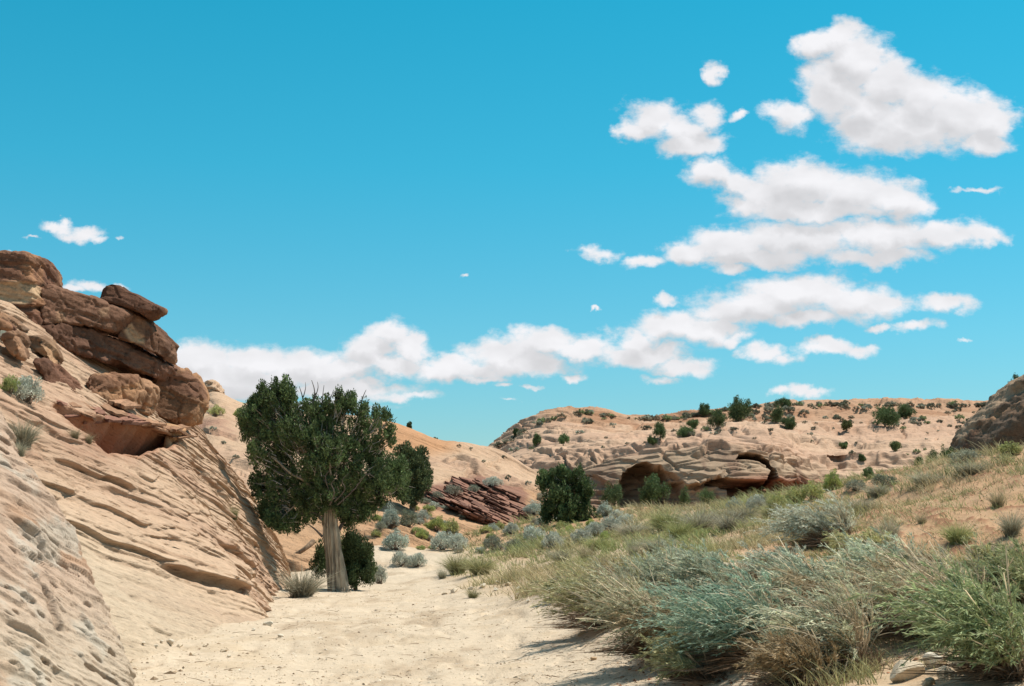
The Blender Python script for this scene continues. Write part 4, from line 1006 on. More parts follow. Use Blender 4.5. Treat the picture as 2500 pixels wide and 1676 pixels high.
def tube(path, radii, seg=8, col=(.3, .2, .12), ridge=0.0, seed=0, twist=0.0):
    path = np.asarray(path, float); k = len(path); radii = np.broadcast_to(radii, k)
    t = unit(np.gradient(path, axis=0)); up = np.array((.13, .97, .2)); a = unit(np.cross(t, up)); b = np.cross(t, a)
    th = np.linspace(0, 2 * math.pi, seg, endpoint=False)
    ang = th[None, :] + np.linspace(0, twist, k)[:, None]
    rad = np.broadcast_to(radii[:, None], (k, seg)).copy()
    if ridge:
        cs = np.stack([np.cos(th), np.sin(th)], -1)
        q = np.concatenate([np.broadcast_to(cs[None] * (2.2 if seg < 40 else 4.2), (k, seg, 2)), np.broadcast_to((np.linspace(0, 2.0, k))[:, None, None], (k, seg, 1))], -1)
        rad *= 1 + ridge * .7 * vnoise(q * (.45, .45, .8), seed + 2) + ridge * .6 * vnoise(q, seed) + ridge * .5 * vnoise(q * (2.4, 2.4, 1.6) + 9, seed + 1)
    gro = np.ones((k, seg))
    if seg >= 40:
        gq = np.concatenate([np.broadcast_to(cs[None] * 5.5, (k, seg, 2)), np.broadcast_to((np.linspace(0, 4.5, k))[:, None, None], (k, seg, 1))], -1)
        gn = np.minimum(np.abs(vnoise(gq, seed + 3)) * 1.2, np.abs(vnoise(gq * (1.9, 1.9, 1.4) + 5, seed + 4)) * 1.6)
        gro = smooth(gn, 0, .3); rad *= .86 + .14 * gro
    v = path[:, None] + rad[..., None] * (np.cos(ang)[..., None] * a[:, None] + np.sin(ang)[..., None] * b[:, None])
    f = []
    for i in range(k - 1):
        j = np.arange(seg); f.append(np.stack([i * seg + j, i * seg + (j + 1) % seg, (i + 1) * seg + (j + 1) % seg, (i + 1) * seg + j], 1))
    v = v.reshape(-1, 3); f = np.vstack(f)
    return v, f, np.asarray(col, float)[None] * (.5 + .5 * gro.reshape(-1, 1))


def bend(a, b, rng, k=7, wob=.08):
    t = np.linspace(0, 1, k)[:, None]; a, b = np.asarray(a, float), np.asarray(b, float); L = np.linalg.norm(b - a)
    m = rng.normal(0, wob * L, (k, 3)); m[0] = m[-1] = 0
    m = (m + np.roll(m, 1, 0) + np.roll(m, -1, 0)) / 3; m[0] = m[-1] = 0
    return a + (b - a) * t + m


JUN = np.array((.090, .128, .052))


def clumps(cent, rad, per, leaf, rng, col, up=.55, stretch=1.25, jit=.2):
    n = len(cent); idx = np.repeat(np.arange(n), per)
    d = unit(rng.normal(size=(len(idx), 3))); r = rng.uniform(.25, 1, len(idx)) ** .5
    R = np.broadcast_to(rad, n)[idx][:, None]
    pos = cent[idx] + d * r[:, None] * R * np.array((1, 1, stretch))
    dirs = d * .7 + np.array((0, 0, up)) + rng.normal(0, .45, (len(idx), 3))
    tone = rng.normal(1, jit, n)[idx][:, None]
    cc = np.clip(np.asarray(col) * tone * (1 + rng.normal(0, .12, (len(idx), 1))), .004, 1)
    L = leaf * rng.uniform(.6, 1.4, len(idx))
    return blades(pos - unit(dirs) * L[:, None] * .5, dirs, L, L * .42, cc, rng)


def lobed_tree(name, label, cat, base, lobes, trunk, clump_r, n_clump, per, leaf, col, seed, group=None, wood=(.30, .21, .14), limbs=6, dead=(), twigs=0, trunk_seg=16, tone=.22):
    """lobes: (centre xyz, radii xyz, weight) in world space; trunk: list of (xyz, radius)"""
    rng = np.random.default_rng(seed); root = tag(empty(name, base), label, cat, group); B = np.asarray(base, float)
    tp = np.array([t[0] for t in trunk], float); tr = np.array([t[1] for t in trunk], float)
    k = np.linspace(0, len(tp) - 1, 26 if trunk_seg < 40 else 70)
    path = cr(tp, k) - B; rad = np.interp(k, np.arange(len(tp)), tr)
    v, f, c = tube(path, rad, trunk_seg, wood, .16 if trunk_seg < 20 else .38, seed, 1.3)
    obj('trunk', mesh_np('trunk', v, f, c), MAT['wood'], root)
    order = sorted(lobes, key=lambda l: -l[1][0])[:limbs]
    for i, (cn, rd, wgt) in enumerate(order):
        a = path[int((len(path) - 1) * rng.uniform(.58, 1))]; b = np.array(cn) - B
        pth = bend(a, b, rng, 8, .07); pv, pf, pc = tube(pth, np.linspace(tr[-1] * .75, tr[-1] * .18, 8), 8, np.array(wood) * .8, .12, seed + i)
        obj('limb', mesh_np('limb', pv, pf, pc), MAT['wood'], root)
    for pth, r0 in dead:
        pth = np.asarray(pth) - B
        pv, pf, pc = tube(cr(pth, np.linspace(0, len(pth) - 1, 10)), np.linspace(r0, r0 * .25, 10), 6, (.17, .135, .115))
        obj('dead_branch', mesh_np('dead_branch', pv, pf, pc), MAT['wood'], root)
    wsum = sum(l[2] * l[1][0] * l[1][2] for l in lobes); cents, tones = [], []
    for cn, rd, wgt in lobes:
        m = max(2, int(n_clump * wgt * rd[0] * rd[2] / wsum)); d = unit(rng.normal(size=(m, 3))); r = rng.uniform(.12, 1, (m, 1)) ** .55
        cents.append(np.asarray(cn) - B + d * r * np.asarray(rd))
    cents = np.vstack(cents)
    rads = clump_r * rng.uniform(.6, 1.35, len(cents))
    v, f, c = clumps(cents, rads, per, leaf, rng, col, jit=tone, stretch=1.6, up=.8)
    crown = obj('crown', mesh_np('crown', v, f, c, False), MAT['leaf'], root)
    if twigs:
        ii = rng.integers(0, len(cents), twigs); e = cents[ii]; st = e * np.array((.75, .75, .8)) + np.array(path[int(len(path) * .62)]) * .22 + rng.normal(0, clump_r * .5, e.shape)
        pp = np.stack([st, (st + e) / 2 + rng.normal(0, clump_r * .5, e.shape), e, e + rng.normal(0, clump_r * .9, e.shape)], 1)
        v, f, c = ribbons(pp, np.array((.022, .018, .013, .006)) * (clump_r / .12), np.array((.44, .39, .33)), rng)
        tw = obj('twigs', mesh_np('twigs', v, f, c, False), MAT['wood'], root); tw['kind'] = 'stuff'
    return root


def lobes_px(list_, Y, sc, ox, oy, dz=0.0, flat=.85, seed=0):
    rng = np.random.default_rng(seed); out = []
    for l in list_:
        x, y, rx, ry = l[:4]; w = l[4] if len(l) > 4 else 1.0; off = l[5] if len(l) > 5 else rng.uniform(-.25, .25)
        m = Y / F / sc; p = P(ox + x / sc, oy + y / sc, Y + off)
        out.append((p, (rx * m, max(rx, ry) * m * flat, ry * m), w))
    return out


# the big juniper
TY = 29.2
tb = hit(820, 1442); TY = float(tb[1])
jl = [(300, 330, 190, 170), (220, 250, 60, 90), (300, 210, 55, 85, 1.2), (365, 190, 50, 90, 1.2), (420, 160, 34, 85, 1.6), (190, 330, 80, 130), (135, 390, 40, 110, 1.3), (430, 300, 90, 120), (560, 330, 120, 120), (520, 250, 40, 50),
      (660, 310, 90, 80), (750, 250, 50, 80, 1.3), (825, 250, 50, 75, 1.2), (720, 400, 130, 120), (900, 330, 60, 90), (970, 360, 55, 80), (1060, 310, 36, 48, 1.6), (890, 470, 110, 110, .75), (1050, 460, 75, 80), (1090, 390, 40, 40), (640, 560, 150, 120, .9), (800, 620, 140, 120, .75), (600, 640, 110, 100, .9, -.45), (700, 560, 110, 90, .8, -.5), (640, 790, 90, 90, .9, -.4), (760, 760, 100, 90, .7, -.2), (600, 880, 70, 70, 1, -.3), (780, 880, 80, 80, 1.1, .2), (850, 720, 110, 90, .8, -.2), (560, 450, 110, 90, 1, -.4), (450, 420, 110, 100, 1, -.3), (760, 520, 110, 90, .8, -.3), (940, 560, 100, 100, .9), (1000, 600, 90, 90, 1), (560, 900, 90, 90, 1, -.3), (770, 890, 80, 90, 1, -.15), (660, 850, 90, 70, .9, -.45), (1120, 640, 80, 80, 1, .3), (1130, 740, 80, 70, 1, .3), (950, 800, 90, 80, 1, .1), (600, 990, 50, 40, .8, -.2), (175, 240, 26, 75, 2), (245, 175, 26, 80, 2.2), (330, 150, 26, 85, 2.2), (392, 140, 24, 85, 2.2), (445, 190, 24, 70, 2), (590, 250, 26, 60, 2), (665, 235, 26, 60, 2), (755, 205, 28, 70, 2), (830, 205, 28, 65, 2), (912, 265, 26, 60, 2), (120, 330, 24, 80, 2), (1000, 300, 22, 50, 2), (350, 1010, 120, 60, 1.2), (440, 1030, 80, 45, 1.2), (300, 960, 80, 80, 1.2), (860, 960, 110, 75, 1.2, .25), (930, 960, 60, 55, 1.2, .2), (800, 985, 55, 50, 1.2, .2), (1010, 850, 70, 70, 1.1, .3), (1150, 690, 85, 100, 1, .7), (1150, 800, 70, 60, 1, .7),
      (250, 520, 130, 120), (400, 560, 110, 130), (330, 720, 170, 150, 1.2), (230, 780, 90, 80), (300, 900, 90, 90, 1.2), (390, 960, 110, 95, 1.2), (480, 860, 110, 130, 1.1), (530, 740, 90, 130), (500, 980, 70, 60),
      (880, 820, 110, 120, 1.3, .35), (840, 930, 90, 80, 1.3, .4), (930, 900, 70, 80, 1.2, .3), (990, 720, 100, 120), (1070, 680, 90, 90, 1.2), (1090, 770, 70, 60, 1.2), (680, 700, 80, 80, .4)]
lob = lobes_px(jl, TY, 2.703, 550, 900, seed=1)
q3 = lambda x, y, o=0.0: P(550 + x / 2.703, 900 + y / 2.703, TY + o)
mpp3 = TY / F / 2.703
trunk = [(q3(750, 1500), 88 * mpp3), (q3(742, 1445), 66 * mpp3), (q3(726, 1330), 56 * mpp3), (q3(706, 1200), 50 * mpp3), (q3(690, 1080), 47 * mpp3), (q3(680, 970), 43 * mpp3), (q3(665, 840, .05), 36 * mpp3), (q3(640, 650, .05), 28 * mpp3), (q3(600, 450), 18 * mpp3)]
dead = [([q3(560, 320), q3(520, 230), q3(505, 170), q3(488, 118)], .022), ([q3(560, 320), q3(580, 220), q3(590, 150), q3(570, 78)], .024), ([q3(590, 200), q3(612, 130), q3(608, 88)], .014), ([q3(640, 300), q3(640, 210), q3(652, 110)], .018), ([q3(660, 300), q3(690, 210), q3(716, 140)], .018),
        ([q3(880, 300), q3(905, 200), q3(930, 140)], .018), ([q3(1080, 400), q3(1110, 345), q3(1136, 320)], .012), ([q3(960, 340), q3(935, 260), q3(945, 235)], .012), ([q3(200, 610), q3(150, 590), q3(118, 560)], .014), ([q3(515, 190), q3(530, 130), q3(528, 90)], .012),
        ([q3(690, 900, -.5), q3(720, 820, -.75), q3(700, 760, -.8), q3(745, 720, -.85)], .016), ([q3(720, 880, -.5), q3(790, 800, -.7), q3(770, 740, -.8), q3(820, 690, -.8)], .014), ([q3(740, 900, -.4), q3(850, 800, -.6), q3(930, 700, -.7), q3(985, 720, -.7)], .014), ([q3(690, 820, -.5), q3(660, 720, -.7), q3(700, 660, -.8)], .014), ([q3(640, 1000, -.2), q3(600, 960, -.3), q3(565, 950, -.3)], .035), ([q3(640, 1110, -.1), q3(590, 1060, -.2), q3(550, 1030, -.2)], .03), ([q3(740, 1080, .1), q3(770, 1030, .2), q3(800, 960, .2), q3(830, 900, .2)], .05)]
juniper = lobed_tree('juniper_tree', 'big dark green juniper with thick pale twisted trunk beside the wash', 'tree', tb, lob, trunk, .086, 2650, 64, .052, JUN * (1.12, 1.1, 1.05), 7, wood=(.50, .40, .29), limbs=14, dead=dead, twigs=1200, trunk_seg=96, tone=.34)

# juniper behind it, to the right
lob = lobes_px([(1180, 560, 60, 50), (1240, 620, 80, 80), (1290, 570, 45, 50), (1200, 700, 110, 90), (1290, 690, 70, 90), (1190, 800, 90, 80), (1270, 800, 60, 60), (1220, 860, 70, 40), (1330, 760, 40, 40)], 36, 2.703, 550, 900, seed=2)
Y2 = float(hit(1005, 1246)[1]); b2 = hit(1005, 1246); lob = [(CAM + (np.asarray(c_) - CAM) * Y2 / 36, tuple(np.array(r_) * Y2 / 36), w_) for c_, r_, w_ in lob]
lobed_tree('juniper_tree', 'grey-green juniper half hidden behind the right side of the big juniper', 'tree', b2, lob, [(b2 - np.array((0, 0, .1)), .11), (b2 + np.array((.05, 0, .5)), .08), (P(1000, 1190, Y2), .06), (P(1005, 1160, Y2), .03)], .13, 330, 80, .085, JUN * (1.25, 1.12, 1.2), 9, limbs=5, twigs=90)
# low juniper bush behind the trunk
lob = lobes_px([(830, 1130, 70, 55), (870, 1190, 95, 80), (840, 1290, 95, 90), (910, 1250, 70, 70), (880, 1360, 100, 60), (950, 1340, 60, 55), (650, 1230, 50, 80), (620, 1310, 50, 60), (800, 1220, 70, 80), (800, 1380, 60, 50)], TY + .9, 2.703, 550, 900, seed=3)
b3 = drop(*P(868, 1440, TY + .9)[:2])
lobed_tree('juniper_bush', 'low dark juniper bush behind the trunk of the big juniper', 'bush', b3, lob, [(b3, .05), (b3 + np.array((0, 0, .3)), .04), (b3 + np.array((0, 0, .6)), .02)], .10, 320, 80, .055, JUN * (.95, .9, .9), 10, limbs=4)


def tree_px(label, x0, x1, y0, y1, Y, seed, col=JUN, name='juniper_tree', cat='tree', spiky=False, group=None, dens=1.0, by=None, leafs=1.0):
    """a small tree filling the box (photograph pixels) at distance Y, rooted in the terrain below it"""
    rng = np.random.default_rng(seed); m = Y / F; cx = (x0 + x1) / 2; w, h = (x1 - x0), (y1 - y0); L = []
    nl = 9
    for i in range(nl):
        a = rng.uniform(0, 2 * math.pi); rr_ = rng.uniform(.1, .62)
        lx = cx + math.cos(a) * rr_ * w * .5; ly = (y0 + y1) / 2 + math.sin(a) * rr_ * h * .5
        rx = w * rng.uniform(.17, .28); ry = h * rng.uniform(.16, .26) * (1.5 if spiky else 1)
        if spiky: rx *= .8
        L.append((P(lx, ly, Y + rng.uniform(-.3, .3) * w * m), (rx * m, rx * m, ry * m), 1.0))
    base = drop(P(cx, y1, Y)[0], Y, P(cx, y1, Y)[2] + 3.0)
    if base is None: base = P(cx, y1, Y)
    base = np.minimum(base, P(cx, y1 + 1, Y)) if base[2] > P(cx, y1, Y)[2] else base
    H_ = P(cx, y0, Y)[2] - base[2]
    tr = [(base - np.array((0, 0, .1)), .045 * H_), (base + np.array((0, 0, .25 * H_)), .035 * H_), (base + np.array((.02 * H_, 0, .6 * H_)), .018 * H_), (base + np.array((0, 0, .85 * H_)), .008 * H_)]
    cl = max(w, h) * m * .085
    return lobed_tree(name, label, cat, base, L, tr, cl, int(110 * dens), 46, max(cl * .50, .9 * m / .41) * leafs, col, seed, group, limbs=4, trunk_seg=8, wood=(.2, .15, .11))


h = hit(1392, 1278); Yt = float(h[1]) if h is not None else 58
lob = lobes_px([(1342, 1170, 28, 20), (1372, 1158, 28, 18), (1402, 1182, 34, 26), (1366, 1205, 32, 22), (1345, 1238, 26, 22), (1382, 1240, 42, 26), (1422, 1222, 26, 26), (1428, 1255, 22, 20), (1395, 1264, 40, 14), (1330, 1258, 18, 16), (1320, 1180, 14, 16), (1410, 1160, 14, 12), (1440, 1200, 12, 14)], Yt, 1, 0, 0, seed=4)
bt = P(1392, 1280, Yt)
lobed_tree('juniper_tree', 'round bushy green juniper standing alone in front of the alcove cliff', 'tree', bt, lob, [(bt, .12), (bt + np.array((0, 0, .5)), .09), (bt + np.array((0, 0, 1.3)), .04)], .14, 330, 60, .10, JUN * (1.1, 1.1, 1.05), 20, limbs=6, twigs=80, tone=.35)
tree_px('small dim green tree at the left end of the alcove', 1459, 1531, 1168, 1248, 84, 21, JUN * (1.1, 1.1, 1.2))
tree_px('tall green tree in front of the deep middle alcove', 1556, 1633, 1147, 1252, 83, 22, JUN * (1.1, 1.15, 1.1), dens=1.5)
tree_px('slim little tree right of the tall alcove tree', 1652, 1686, 1192, 1245, 83, 23, JUN * 1.1, spiky=True)
tree_px('broad low green tree under the right part of the cliff', 1698, 1756, 1190, 1245, 83, 24, JUN * 1.1)
for i, (lab, x0, x1, y0, y1, sp, c) in enumerate([
    ('small open-crowned tree on the skyline left of the largest skyline bush', 1703, 1736, 981, 1021, False, JUN), ('largest spiky dark bush on the skyline above the cliff', 1772, 1836, 973, 1028, True, JUN * 1.1), ('dark bush leaning against the largest skyline bush', 1728, 1778, 1001, 1046, False, JUN), ('upright green bush below the skyline near the cliff top', 1680, 1706, 1019, 1048, False, JUN * 1.2), ('low spreading green bush beside the upright one near the cliff top', 1644, 1690, 1040, 1066, False, JUN * 1.3), ('half-dead dark juniper above the left alcove', 1596, 1628, 1030, 1076, True, JUN), ('little round bush at the foot of the half-dead juniper', 1580, 1604, 1065, 1088, False, JUN * 1.3),
    ('small lone green bush on bare rock of the left dome', 1362, 1388, 1060, 1090, False, JUN * 1.5), ('leaning sapling on the left flank of the dome', 1300, 1319, 1058, 1090, False, JUN * 1.4), ('tiny dark juniper on the saddle left of the dome', 1254, 1268, 1046, 1066, True, JUN), ('dark green bush right of the skyline cluster, upper of the pair', 1875, 1915, 992, 1035, False, JUN), ('dark green bush right of the skyline cluster, lower of the pair', 1908, 1944, 1016, 1051, False, JUN), ('flat-topped bush breaking the skyline above the pair', 1896, 1934, 971, 997, False, JUN * 1.1), ('large round juniper on the plateau', 2128, 2194, 994, 1044, False, JUN), ('twisted juniper beside the large round one', 2193, 2236, 986, 1023, False, JUN * 1.1), ('small brownish bush on the plateau below the ridge', 2052, 2080, 1027, 1053, False, JUN * (1.3, 1, .9)),
    ('bright green shrub on the bare pale plateau rock', 2172, 2200, 1075, 1104, False, np.array((.16, .20, .08))), ('dark little shrub in the plateau crack', 2095, 2113, 1108, 1128, False, JUN * 1.2), ('mid green shrub left of the dome crack on the plateau', 2050, 2072, 1078, 1098, False, JUN * 1.4), ('dark grey-green shrub in front of the plateau edge', 2106, 2136, 1138, 1172, False, JUN * 1.4)]):
    hh = hit((x0 + x1) / 2, y1 - 1); Yh = float(hh[1]) if hh is not None else 170
    if y1 < 1000: Yh = min(Yh, 176) if Yh < 200 else 174
    if i == 19: Yh = min(Yh, 95)
    ex = .12 * (x1 - x0); x0, x1, y0 = x0 - ex, x1 + ex, y0
    tree_px(lab, x0, x1, y0, y1, Yh, 40 + i, c, 'bush', 'bush', sp, 'bushes on the far rock', dens=1.5)
for i, (x0, x1, y0, y1) in enumerate([(2222, 2262, 1112, 1152), (2255, 2300, 1098, 1150), (2290, 2340, 1084, 1148)]):
    tree_px(('low spiky juniper, leftmost of three before the dark right rock', 'middle spiky juniper of three before the dark right rock', 'tallest spiky juniper touching the dark right rock')[i], x0, x1, y0, y1, 35 + i * .3, 70 + i, JUN * (.95, 1.05, .9), spiky=True, group='spiky junipers by the right rock', dens=1.3)
tree_px('little dark tree behind the top of the dark right rock', 2462, 2500, 912, 955, 41.5, 75, JUN * .8, dens=.8)
tree_px('small dark bush on the skyline of the orange hill', 988, 1010, 1030, 1052, 80, 76, JUN, 'bush', 'bush', group='skyline bushes of the orange hill')
tree_px('low dark bush farther down the skyline of the orange hill', 1052, 1072, 1068, 1082, 80, 77, JUN, 'bush', 'bush', group='skyline bushes of the orange hill')

# ---- shrub prototypes (unit size: about 1 m wide)
SAGE = np.array((.46, .48, .40)); GREY = np.array((.33, .32, .25))


def sage_mesh(seed, col, n=70, per=55, leaf=.05, tall=.8, stems=True, jit=.14):
    rng = np.random.default_rng(seed); d = unit(rng.normal(size=(n, 3))); d[:, 2] = np.abs(d[:, 2])
    r = rng.uniform(.45, 1, (n, 1)) ** .6; bump = 1 + .22 * vnoise(d * 2.2 + seed, seed)[:, None]
    cent = d * r * bump * np.array((.42, .42, .55 * tall)) + np.array((0, 0, .16))
    parts = [clumps(cent, .10 * rng.uniform(.7, 1.3, n), per, leaf, rng, col, up=.7, stretch=1.3, jit=jit)]
    st = np.zeros((n, 3)) + rng.normal(0, .04, (n, 3)) * (1, 1, 0)
    pp = np.stack([st, st * .4 + cent * .5 + rng.normal(0, .03, (n, 3)), cent], 1)
    parts.append(ribbons(pp, np.array((.022, .016, .008)), np.array((.17, .13, .10)), rng))
    v, f, c = merge(parts)
    me = mesh_np('shrub', v, f, c, False); me.materials.append(MAT['leaf']); return me


def tuft_mesh(seed, col, n=520, h=.8, spread=.62, wid=.0065, lean=(0, 0), tip=(.40, .36, .20)):
    rng = np.random.default_rng(seed); k = 5; t = np.linspace(0, 1, k)[None, :, None]
    a = rng.uniform(0, 2 * math.pi, n); o = np.stack([np.cos(a), np.sin(a), 0 * a], -1) * rng.uniform(0, 1, (n, 1)) ** .5
    L = h * rng.uniform(.3, 1.05, (n, 1, 1)) * (1 - .25 * np.linalg.norm(o, axis=1))[:, None, None]
    base = (o * .16 * spread)[:, None]; out = (o * spread * rng.uniform(.5, 1.2, (n, 1)) + np.array((lean[0], lean[1], 0)) + rng.normal(0, .20, (n, 3)))[:, None]
    p = base + rng.normal(0, .03, (n, 1, 3)) * (1, 1, 0) + out * t ** 1.7 * L + np.array((0, 0, 1.0)) * (t - .28 * t ** 2.5) * L
    c = lerp(np.asarray(col) * .75, np.asarray(tip), t ** 1.5) * rng.normal(1, .18, (n, 1, 1))
    v, f, cc = ribbons(p, np.array((1, .95, .8, .55, .15)) * wid, np.clip(c, .01, 1), rng)
    me = mesh_np('tuft', v, f, cc, False); me.materials.append(MAT['leaf']); return me


SAGES = [sage_mesh(80 + k, SAGE * s) for k, s in enumerate(((1, 1, 1), (.9, .95, .95), (1.08, 1.06, 1.06)))]
GREYS = [sage_mesh(90 + k, GREY * s, 55, 45, .05) for k, s in enumerate(((.8, .85, .8), (1, .95, .9), (.65, .72, .62)))]
GREENS = [sage_mesh(100 + k, np.array(c), 60, 50, .06, 1.0) for k, c in enumerate(((.36, .40, .13), (.42, .42, .17), (.32, .36, .14)))]
FAR = [sage_mesh(110 + k, np.array(c) * 1.6, 16, 30, .13, .75, jit=.2) for k, c in enumerate(((.12, .125, .085), (.17, .165, .12), (.22, .23, .18), (.10, .10, .07), (.20, .17, .12), (.14, .17, .08)))]
TUFTS = [tuft_mesh(120 + k, c, tip=tp) for k, (c, tp) in enumerate([((.27, .26, .12), (.42, .38, .21)), ((.30, .26, .15), (.46, .38, .24)), ((.24, .25, .11), (.37, .36, .18)), ((.32, .30, .20), (.45, .43, .32))])]
BUSHG = [tuft_mesh(130 + k, c, 1100, .85, .8, .008, tip=tp) for k, (c, tp) in enumerate([((.29, .28, .13), (.44, .42, .21)), ((.28, .25, .17), (.44, .42, .30)), ((.27, .29, .11), (.42, .43, .19)), ((.30, .27, .19), (.46, .43, .32))])]


def plant(name, me, pos, w, hgt, label, cat, group, rng=random, rot=None):
    o = bpy.data.objects.new(name, me); COL.objects.link(o); o.location = [float(v) for v in pos]
    o.scale = (w, w, hgt); o.rotation_euler = (0, 0, rng.uniform(0, 6.28) if rot is None else rot)
    return tag(o, label, cat, group)


def plant_px(kind, meshes, x0, x1, y0, y1, label, cat, group, name='shrub', Ymax=None):
    h = hit((x0 + x1) / 2, y1 - 2)
    if h is None: return
    if Ymax and h[1] > Ymax: h = P((x0 + x1) / 2, y1 - 2, Ymax)
    m = h[1] / F; w = (x1 - x0) * m; hg = (y1 - y0) * m
    kw_ = 1.35 if name == 'grass_tuft' else 1.12
    if len(meshes) == 4:
        meshes = [meshes[2], meshes[0]] if 'green' in label and 'grey' not in label and 'straw' not in label else ([meshes[1], meshes[3]] if 'grey' in label or 'pale' in label else [meshes[3], meshes[1]] if 'straw' in label or 'dry' in label else meshes)
    plant(name, random.choice(meshes), h - np.array((0, 0, .03)), w * kw_, hg * 1.3, label, cat, group)


G_SAGE = 'grey-blue sagebrush around the head of the wash'
for (x0, x1, y0, y1, lab) in [
    (930, 975, 1226, 1290, 'upright silvery sagebrush right of the big juniper trunk, below its crown'), (933, 1000, 1290, 1345, 'round silvery sagebrush below the upright one right of the juniper'), (1051, 1110, 1290, 1345, 'wide silvery sagebrush in the middle of the sandy slope, left half'), (1085, 1140, 1296, 1346, 'wide silvery sagebrush in the middle of the sandy slope, right half'),
    (955, 1000, 1340, 1385, 'low sagebrush at the wash edge beside the juniper, left one'), (990, 1044, 1344, 1386, 'low sagebrush at the wash edge beside the juniper, right one'), (1274, 1330, 1278, 1325, 'sagebrush at the lower right corner of the red outcrop, left one'), (1320, 1376, 1290, 1342, 'sagebrush at the lower right corner of the red outcrop, front one'), (1233, 1270, 1272, 1306, 'small pale sagebrush touching the bottom tip of the red outcrop'),
    (1274, 1330, 1220, 1258, 'grey sagebrush between the red outcrop and the lone juniper'), (1305, 1340, 1255, 1290, 'grey sagebrush left of the foot of the lone juniper'), (1395, 1450, 1285, 1330, 'pale sagebrush at the lower left end of the diagonal sage row'), (1430, 1480, 1268, 1312, 'second pale sagebrush up the diagonal sage row'), (1465, 1520, 1255, 1298, 'third pale sagebrush up the diagonal sage row'), (1505, 1550, 1250, 1285, 'topmost pale sagebrush of the diagonal sage row'),
    (1455, 1500, 1222, 1262, 'sagebrush right of the lone juniper at its mid height'), (1488, 1530, 1240, 1272, 'sagebrush under the alcove between lone juniper and tall tree'), (1821, 1876, 1200, 1248, 'bushy pale sagebrush on the bank crest beneath the cliff end'), (1770, 1815, 1212, 1246, 'smaller pale sagebrush left of the one beneath the cliff end'), (907, 948, 1372, 1428, 'grey shrub at the base of the low juniper bush'), (1010, 1050, 1240, 1275, 'grey-green sagebrush on the slope above the wide pair')]:
    plant_px('sage', SAGES, x0, x1, y0, y1, lab, 'sagebrush', G_SAGE, 'sagebrush', 90)
for (x0, x1, y0, y1, lab, ms) in [
    (975, 1022, 1236, 1290, 'dull grey shrub between upright sagebrush and red outcrop', GREYS), (1040, 1090, 1262, 1300, 'olive shrub under the left end of the red outcrop', GREENS), (1080, 1125, 1270, 1305, 'second olive shrub under the red outcrop', GREENS), (1022, 1048, 1292, 1316, 'small yellow-green shrub on the sandy slope', GREENS), (1180, 1230, 1300, 1345, 'dull grey shrub below the middle of the red outcrop', GREYS), (1225, 1280, 1310, 1350, 'dull grey shrub below the right end of the red outcrop', GREYS),
    (1080, 1130, 1178, 1215, 'dusty shrub on top of the red outcrop, left one', GREYS), (1140, 1175, 1180, 1205, 'dusty shrub on top of the red outcrop, right one', GREYS), (1045, 1085, 1195, 1225, 'grey shrub at the upper left corner of the red outcrop', GREYS), (1090, 1110, 1193, 1208, 'little bright yellow-green shrub on the red outcrop', GREENS), (1178, 1225, 1160, 1190, 'pale shrub above the red outcrop', SAGES), (1310, 1345, 1196, 1222, 'dark shrub left of the lone juniper', GREYS),
    (2007, 2056, 1147, 1200, 'tall bright green shrub on the bank crest', GREENS), (1955, 2010, 1178, 1222, 'bright green shrub left of the tall one on the bank crest', GREENS), (1915, 1965, 1192, 1232, 'bright green shrub in the middle of the crest row', GREENS), (1870, 1925, 1204, 1246, 'bright green shrub at the left end of the crest row', GREENS), (2056, 2120, 1165, 1200, 'grey shrub right of the tall bright green shrub', GREYS), (2120, 2200, 1150, 1188, 'greyish shrub on the bank crest mid right', GREYS), (2320, 2400, 1090, 1130, 'grey shrub at the foot of the dark right rock', GREYS), (2430, 2500, 1080, 1112, 'green shrub in front of the dark right rock at the picture edge', GREENS),
    (25, 108, 903, 985, 'silvery sagebrush high on the left slope', SAGES), (0, 48, 908, 962, 'yellow-green shrub beside the silvery sagebrush at the left edge', GREENS), (-10, 22, 800, 826, 'small green sprig under the squarish boulder at the left edge', SAGES), (505, 550, 992, 1018, 'green shrub on the far slope above the juniper crown edge', GREENS), (567, 600, 1000, 1020, 'tiny green shrub just left of the juniper crown', GREENS)]:
    plant_px('s', ms, x0, x1, y0, y1, lab, 'shrub', 'scattered shrubs', 'shrub', 92)
